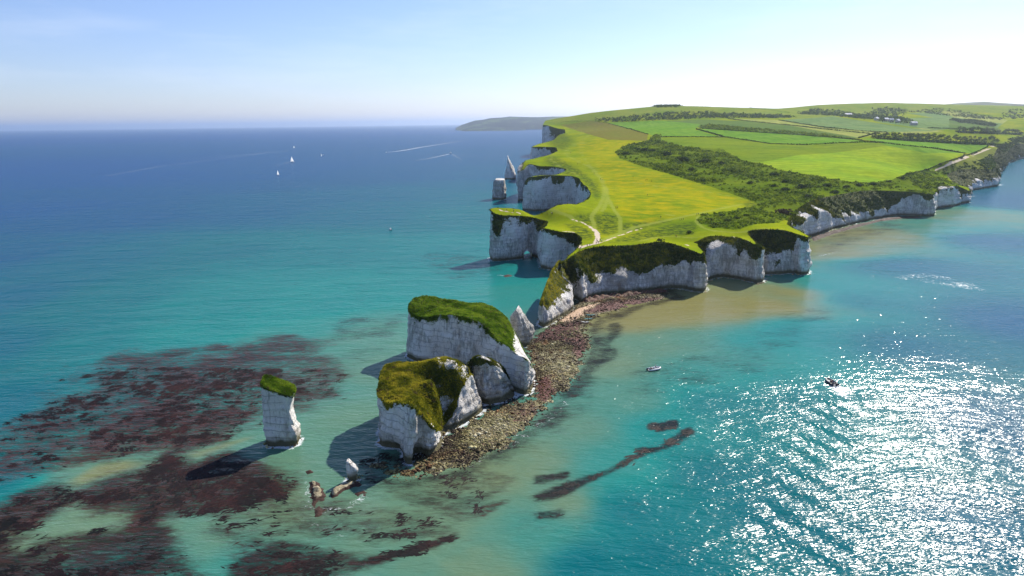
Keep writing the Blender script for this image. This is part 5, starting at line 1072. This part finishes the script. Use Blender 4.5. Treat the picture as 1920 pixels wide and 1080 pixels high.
RAD = {'pelvis': (.15, .11), 'waist': (.13, .10), 'chest': (.17, .12), 'neck': (.06, .06), 'head': (.10, .11), 'crown': (.075, .085), 'shl': (.07, .07), 'shr': (.07, .07), 'ell': (.048, .048), 'elr': (.048, .048), 'wrl': (.036, .036), 'wrr': (.036, .036), 'hal': (.042, .025), 'har': (.042, .025),
       'hil': (.09, .09), 'hir': (.09, .09), 'knl': (.065, .065), 'knr': (.065, .065), 'anl': (.045, .045), 'anr': (.045, .045), 'tol': (.045, .03), 'tor': (.045, .03)}
BON = [('pelvis', 'waist'), ('waist', 'chest'), ('chest', 'neck'), ('neck', 'head'), ('head', 'crown'), ('chest', 'shl'), ('chest', 'shr'), ('shl', 'ell'), ('ell', 'wrl'), ('wrl', 'hal'), ('shr', 'elr'), ('elr', 'wrr'), ('wrr', 'har'), ('pelvis', 'hil'), ('pelvis', 'hir'), ('hil', 'knl'), ('knl', 'anl'), ('anl', 'tol'), ('hir', 'knr'), ('knr', 'anr'), ('anr', 'tor')]
UP = {'pelvis': (0, 0, .95), 'waist': (0, 0, 1.10), 'chest': (0, 0, 1.32), 'neck': (0, 0, 1.50), 'head': (0, .02, 1.60), 'crown': (0, .01, 1.69), 'shl': (-.20, 0, 1.40), 'shr': (.20, 0, 1.40)}
POSES = {'stand': {**UP, 'ell': (-.26, -.02, 1.12), 'wrl': (-.25, .06, .88), 'hal': (-.24, .08, .79), 'elr': (.26, -.02, 1.12), 'wrr': (.25, .06, .88), 'har': (.24, .08, .79), 'hil': (-.09, 0, .88), 'hir': (.09, 0, .88), 'knl': (-.11, .02, .48), 'knr': (.11, .02, .48), 'anl': (-.12, 0, .08), 'anr': (.12, 0, .08), 'tol': (-.13, .17, .04), 'tor': (.13, .17, .04)},
 'walk': {**UP, 'ell': (-.25, -.14, 1.14), 'wrl': (-.24, -.12, .90), 'hal': (-.24, -.09, .82), 'elr': (.25, .12, 1.14), 'wrr': (.23, .28, .98), 'har': (.22, .34, .92), 'hil': (-.09, 0, .88), 'hir': (.09, 0, .88), 'knl': (-.10, .20, .50), 'knr': (.10, -.06, .48), 'anl': (-.10, .30, .09), 'anr': (.10, -.34, .14), 'tol': (-.10, .46, .06), 'tor': (.10, -.22, .04)},
 'sit': {'pelvis': (0, 0, .12), 'waist': (0, -.03, .27), 'chest': (0, -.02, .50), 'neck': (0, 0, .68), 'head': (0, .04, .78), 'crown': (0, .03, .87), 'shl': (-.20, 0, .58), 'shr': (.20, 0, .58), 'ell': (-.26, .10, .34), 'wrl': (-.16, .32, .28), 'hal': (-.12, .40, .27), 'elr': (.26, .10, .34), 'wrr': (.16, .32, .28), 'har': (.12, .40, .27), 'hil': (-.10, .04, .11), 'hir': (.10, .04, .11), 'knl': (-.14, .45, .16), 'knr': (.14, .45, .16), 'anl': (-.13, .52, -.24), 'anr': (.13, .52, -.24), 'tol': (-.13, .68, -.29), 'tor': (.13, .68, -.29)}}
def person_mesh(pose, top, legs, hair='hair'):
    me = figure('person', POSES[pose], BON, RAD, None); J = POSES[pose]; zs = np.empty(len(me.vertices) * 3); me.vertices.foreach_get('co', zs); V = zs.reshape(-1, 3); names = [k for k in J]; JP = np.array([J[k] for k in names]); CP = np.array([p.center for p in me.polygons]); near_ = np.array(names)[((CP[:, None] - JP[None]) ** 2).sum(2).argmin(1)]
    for m in ('skin', top, legs, hair, 'shoe'): me.materials.append(MAT[m])
    mp = {'pelvis': 2, 'waist': 1, 'chest': 1, 'shl': 1, 'shr': 1, 'ell': 1, 'elr': 1, 'hil': 2, 'hir': 2, 'knl': 2, 'knr': 2, 'anl': 2, 'anr': 2, 'tol': 4, 'tor': 4, 'crown': 3}
    hz = J['head'][2]; hy = J['head'][1]
    me.polygons.foreach_set('material_index', np.array([3 if (nm in ('head', 'crown') and (c[2] > hz + .05 or c[1] < hy - .03)) else mp.get(nm, 0) for nm, c in zip(near_, CP)], np.int32)); me.polygons.foreach_set('use_smooth', np.ones(len(me.polygons), bool)); return me
PMES = {(p, t, l): person_mesh(p, t, l) for p, t, l in [('stand', 'black_cloth', 'navy'), ('walk', 'navy', 'black_cloth'), ('stand', 'white_cloth', 'navy'), ('walk', 'red_cloth', 'navy'), ('sit', 'black_cloth', 'navy'), ('sit', 'blue_cloth', 'khaki'), ('walk', 'blue_cloth', 'khaki'), ('sit', 'red_cloth', 'navy'), ('sit', 'white_cloth', 'navy')]}
def person(loc, rz, key, label, group=None): return put('person', PMES[key], None, loc, rz, label, 'person', group)
DK, WK, WT, RD, BL = ('stand', 'black_cloth', 'navy'), ('walk', 'navy', 'black_cloth'), ('stand', 'white_cloth', 'navy'), ('walk', 'red_cloth', 'navy'), ('walk', 'blue_cloth', 'khaki')
def person_at(px, py, key, label, group=None, s=1.15):
    g = at_ground(px, py)
    if g is None: return
    o = person(g - [0, 0, .02], rng.uniform(0, 6.28), key, label, group); o.scale = (s, s, s)
GROUPS = [([(1084,461),(1091,463),(1100,476),(1081,478),(1078,481),(1086,470),(1101,463),(1106,462),(1089,468)], 'person on the pale chalk crest leading to the headland tip', 'people on the chalk crest'), ([(1119,452),(1120,455),(1122,457),(1118,458),(1125,453),(1128,454)], 'person in the knot of walkers where the chalk path meets the meadow', 'people at the path junction'),
 ([(1126,337),(1129,338)], 'one of two people side by side on the worn path up the meadow', 'pair on the meadow path'), ([(1026,402),(1034,402),(1036,402.5)], 'person beside the path out to the near promontory', 'people on the promontory path'), ([(1155,391),(1158,391)], 'one of a pair on the grass track above the rough turf', 'pair on the grass track'), ([(1306,404),(1309,403)], 'one of two people at the left edge of the scrub patch', 'pair by the scrub patch'), ([(1275,413.5),(1278,413),(1281,413)], 'person of the trio on the right-hand meadow path', 'trio on the meadow path'),
 ([(1266,444),(1268.5,445)], 'one of two people above the turf-draped cliff', 'pair above the cliff'), ([(1210,339),(1213,339),(1222,341)], 'person in the small group out in the middle of the meadow', 'group in the meadow'), ([(1030,298),(1070,287)], 'distant walker on the high cliff path', 'walkers on the high cliff path'), ([(932,392),(950,396),(963,398)], 'person on the bare path along the promontory crest', 'people on the promontory crest')]
keys = [DK, WK, WT, RD, BL]
for lst, lb, gr in GROUPS:
    for i, p in enumerate(lst): person_at(p[0], p[1], keys[(i * 3 + len(lb)) % 5] if i % 2 else (DK if i % 4 == 0 else WK), lb, gr)
person_at(1239, 409, DK, 'lone crouched-looking dark figure out on the buttercup meadow'); person_at(1214, 367, WK, 'lone walker high in the buttercup meadow'); person_at(1187, 333, DK, 'lone figure near the centre of the upper meadow'); person_at(1083, 308.5, WK, 'lone walker where the cliff path bends'); person_at(1114, 326, DK, 'lone walker below the bend of the meadow path')
for px, py, key, lb in [(1072, 603, DK, 'dark-clothed person standing on the pink sand by the headland tip'), (1080, 597, WK, 'walker at the top of the pink sand'), (1086, 592, WT, 'pale-shirted person near the beached boards')]: person(sea(px, py, .75), rng.uniform(0, 6), key, lb)

# ------------------------------------------------------------------ boats
for k, c, r_ in [('white_gel', (.78, .78, .76), .25), ('grey_tube', (.62, .64, .66), .4), ('navy_tube', (.015, .02, .035), .35), ('deck', (.30, .30, .31), .6), ('engine', (.02, .02, .022), .3), ('seat_pad', (.06, .06, .07), .6), ('sail', (.86, .86, .84), .7), ('alloy', (.55, .56, .58), .35), ('board_teal', (.10, .38, .36), .4), ('board_white', (.80, .80, .78), .4)]: MAT[k] = plain(k, c, r_, .4)
def rib(name, label, loc, rz, L, tube, tube2):
    """inflatable boat: bow at +Y"""
    e = bpy.data.objects.new(name, None); C.objects.link(e); e.location = loc; e.rotation_euler = (0, 0, rz); e['label'] = label; e['category'] = 'boat'
    w, r_ = L * .19, L * .052; pt = [(-w, -L * .5, .42), (-w, -L * .2, .42), (-w, L * .12, .44), (-w * .86, L * .28, .50), (-w * .5, L * .41, .58), (0, L * .47, .64)]; pt += [(-x, y, z) for x, y, z in pt[-2::-1]]
    b = Bits(); b.tube(pt, [r_ * .75, r_, r_, r_, r_ * .95, r_ * .9, r_ * .95, r_, r_, r_, r_ * .75], 10); tb = put('tube', b.me('tube', [tube], True), e)
    b = Bits(); b.tube([(x * 1.02, y * 1.005, z + r_ * .93) for x, y, z in pt[1:-1]], .05, 6); put('rub_strake', b.me('rub_strake', [tube2], True), tb)
    b = Bits(); b.loft([[(-w * .9, -L * .47, .25), (0, -L * .47, -.15), (w * .9, -L * .47, .25), (0, -L * .47, .32)], [(-w * .9, L * .15, .28), (0, L * .15, -.15), (w * .9, L * .15, .28), (0, L * .15, .34)], [(-w * .45, L * .36, .42), (0, L * .38, .1), (w * .45, L * .36, .42), (0, L * .36, .44)]]); put('hull', b.me('hull', [MAT['deck']]), e)
    b = Bits(); b.box((-w * .35, -L * .02, .3), (w * .35, L * .06, 1.15), top=.8); cn = put('console', b.me('console', [MAT['white_gel'] if tube is MAT['grey_tube'] else MAT['seat_pad']]), e); b = Bits(); b.tube([(-w * .3, L * .045, 1.1), (-w * .28, L * .03, 1.45), (w * .28, L * .03, 1.45), (w * .3, L * .045, 1.1)], .025, 6); put('windscreen_rail', b.me('windscreen_rail', [MAT['alloy']]), cn)
    for y in (-.14, -.28):
        b = Bits(); b.box((-w * .5, L * y - .25, .3), (w * .5, L * y + .25, .72), top=.92); put('seat', b.me('seat', [MAT['seat_pad']]), e)
    b = Bits(); b.box((-.28, -L * .53 - .2, .45), (.28, -L * .53 + .3, 1.15), top=.72); b.box((-.10, -L * .53 - .1, -.5), (.10, -L * .53 + .15, .5)); put('outboard_motor', b.me('outboard_motor', [MAT['engine']]), e)
    return e
d1 = sea(1239, 690)[:2] - sea(1214, 694)[:2]; L1 = float(np.hypot(*d1)) * .98; p1 = sea(1226.5, 693); rz1 = math.atan2(-d1[0], d1[1])
rib('inflatable_boat', 'white inflatable boat drifting on green water with two people aboard', p1, rz1, L1, MAT['grey_tube'], MAT['white_gel'])
d2 = sea(1549, 711)[:2] - sea(1567, 723)[:2]; L2 = float(np.hypot(*d2)); p2 = sea(1558.5, 718.5); rz2 = math.atan2(-d2[0], d2[1])
rib('inflatable_boat', 'dark blue inflatable speeding through the glitter ahead of a white wake', p2 + [0, 0, .1], rz2, L2, MAT['navy_tube'], MAT['grey_tube'])
def aboard(p, rz, x, y, z): c, s = math.cos(rz), math.sin(rz); return (p[0] + x * c - y * s, p[1] + x * s + y * c, p[2] + z)
person(aboard(p1, rz1, 0, L1 * .10, .5), rz1 + .4, ('stand', 'white_cloth', 'navy'), 'pale-shirted person standing amidships in the white inflatable'); person(aboard(p1, rz1, .1, -L1 * .27, .70), rz1, ('sit', 'black_cloth', 'navy'), 'dark-clothed person sitting at the stern of the white inflatable')
for x, y, k, lb in [(-.35, -.13, 'red_cloth', 'red-topped person sitting left on the dark speeding boat'), (.35, -.13, 'black_cloth', 'dark-clothed person beside the red-topped one on the dark boat'), (-.1, -.27, 'blue_cloth', 'blue-topped person on the rear seat of the dark boat')]: person(aboard(p2, rz2, x, y * L2, .80), rz2, ('sit', k, 'khaki' if k == 'blue_cloth' else 'navy'), lb)
t = NT('sail_cloth'); tb_ = t.n('BsdfTranslucent'); t.set(tb_, 'Color', (.85, .85, .83)); mx_ = t.n('MixShader'); t.set(mx_, 0, .55); t.t.links.new(t.bsdf((.86, .86, .84), .7, .2), mx_.inputs[1]); t.t.links.new(tb_.outputs[0], mx_.inputs[2]); MAT['sail'] = t.end(mx_.outputs[0])
def hull(L, B, H, mat, sheer=.25):
    b = Bits(); rings = []
    for f in np.linspace(0, 1, 9):
        w = B / 2 * (1 - f ** 2.4) * (.86 + .3 * min(f * 2, 1) * (1 - f)); z = H * (1 + sheer * f * f); y = -L / 2 + L * f
        rings.append([(-w, y, z), (-w * .88, y, z * .35), (-w * .35, y, -.25 * H), (w * .35, y, -.25 * H), (w * .88, y, z * .35), (w, y, z), (0, y, z * .96)])
    b.loft(rings); return b.me('hull', [mat], False)
def sailboat(px, py, L, rz, label, genoa=True):
    p = sea(px, py); e = bpy.data.objects.new('sailboat', None); C.objects.link(e); e.location = p; e.rotation_euler = (0, 0, rz); e['label'] = label; e['category'] = 'sailboat'; L = L * .72; H = L * 1.35
    put('hull', hull(L, L * .3, L * .11, MAT['white_gel']), e); b = Bits(); b.box((-L * .09, -L * .2, L * .10), (L * .09, L * .15, L * .17), top=.75); put('cabin', b.me('cabin', [MAT['white_gel']]), e)
    b = Bits(); b.tube([(0, L * .1, L * .1), (0, L * .1, H)], [L * .012, L * .006], 6); ms = put('mast', b.me('mast', [MAT['alloy']]), e); b = Bits(); b.tube([(0, L * .1, L * .2), (L * .06, -L * .4, L * .2)], L * .008, 6); put('boom', b.me('boom', [MAT['alloy']]), ms)
    def sail(nm, tack, clew, head, belly):
        T, K, Hd = map(np.array, (tack, clew, head)); V = []; n = 9
        for i in range(n):
            f = i / (n - 1); a, c = T + (Hd - T) * f, K + (Hd - K) * f
            for j in range(7): g = j / 6; V.append(a + (c - a) * g + np.array([belly * math.sin(math.pi * g) * (1 - f), 0, 0]))
        V = np.array(V); F = grid_faces(n, 7); put(nm, mesh(nm, V, F, MAT['sail'], smooth_=True), e)
    sail('mainsail', (.02, L * .09, L * .22), (L * .06, -L * .39, L * .22), (0.0, L * .08, H * .98), L * .06)
    if genoa: sail('jib', (0, L * .48, L * .16), (L * .08, L * .0, L * .2), (0, L * .13, H * .86), L * .07)
sailboat(548, 304, 17, 1.2, 'tallest white sailboat on the blue sea, above and right of the nearer one'); sailboat(521.5, 328.5, 11, .9, 'nearest white sailboat, lowest of the four on the blue sea'); sailboat(551.5, 277.5, 11, 1.5, 'tiny white sailboat farthest out, above the tallest one'); sailboat(602.5, 293, 10, 1.0, 'tiny white sailboat to the right of the tallest one', False)
def motorboat(px, py, L, rz, label):
    p = sea(px, py); e = bpy.data.objects.new('motorboat', None); C.objects.link(e); e.location = p; e.rotation_euler = (0, 0, rz); e['label'] = label; e['category'] = 'motorboat'
    put('hull', hull(L, L * .34, L * .16, MAT['white_gel'], .5), e); b = Bits(); b.box((-L * .12, -L * .15, L * .15), (L * .12, L * .15, L * .32), top=.72); cb_ = put('cabin', b.me('cabin', [MAT['white_gel']]), e); b = Bits(); b.box((-L * .095, L * .125, L * .2), (L * .095, L * .15, L * .30), top=.8); put('windscreen', b.me('windscreen', [MAT['dark']]), cb_)
    b = Bits(); b.tube([(-L * .1, -L * .1, L * .3), (-L * .07, -L * .12, L * .42), (L * .07, -L * .12, L * .42), (L * .1, -L * .1, L * .3)], L * .012, 6); put('radar_arch', b.me('radar_arch', [MAT['alloy']]), e); b = Bits(); b.box((-L * .06, -L * .56, 0), (L * .06, -L * .49, L * .2)); put('outboard_motor', b.me('outboard_motor', [MAT['engine']]), e)
def heading(a, b): d = sea(*b)[:2] - sea(*a)[:2]; return math.atan2(-d[0], d[1])
motorboat(724, 286, 9, heading((760, 281), (724, 286)), 'white motorboat at the head of the long white wake'); motorboat(845, 287.5, 13, heading((830, 291), (850, 286)), 'white motorboat with a faint wake, right of the long-wake one'); motorboat(732, 431, 5.5, .6, 'small open boat alone on the turquoise water, nearest of the left-hand craft')
motorboat(606, 291, 7, 1.0, 'tiny launch beside the small sailboat far out')
def board(px, py, L, rz, mat, label):
    b = Bits(); rings = []
    for f in np.linspace(0, 1, 11): w = max(.05, L * .115 * math.sin(math.pi * min(max(f, .03), .97)) ** .6); y = -L / 2 + L * f; z = .10 + .25 * (abs(f - .5) * 2) ** 3; rings.append([(w * math.cos(q), y, z + .14 * math.sin(q)) for q in np.linspace(0, 2 * math.pi, 9)[:-1]])
    b.loft(rings); e = bpy.data.objects.new('kayak', None); C.objects.link(e); e.location = sea(px, py, .8); e.rotation_euler = (0, 0, rz); e['label'] = label; e['category'] = 'kayak'; put('hull', b.me('hull', [mat], True), e); b = Bits(); b.box((-.22, -.5, .2), (.22, .35, .34), top=.8); put('seat', b.me('seat', [MAT['seat_pad']]), e)
board(1107, 591, 4.6, 1.5, MAT['board_teal'], 'teal kayak drawn up farthest from the sand'); board(1097, 604, 4.2, 1.45, MAT['board_white'], 'white kayak nearest the red weed'); board(1103, 598, 4.2, 1.6, MAT['board_teal'], 'teal kayak lying between the other two')

# ------------------------------------------------------------------ the air
t = NT('haze'); pv = t.n('VolumePrincipled'); HAZE_D = 0.00004
pv.inputs['Density'].default_value = HAZE_D; pv.inputs['Color'].default_value = (.80, .88, 1.0, 1); pv.inputs['Anisotropy'].default_value = 0.8; pv.inputs['Absorption Color'].default_value = (0, 0, 0, 1)
t.t.links.new(pv.outputs[0], t.out.inputs['Volume'])
b = Bits(); b.box((-75000, -12000, -4), (75000, 95000, 420)); put('haze', b.me('haze', [t.m]), kind='stuff')
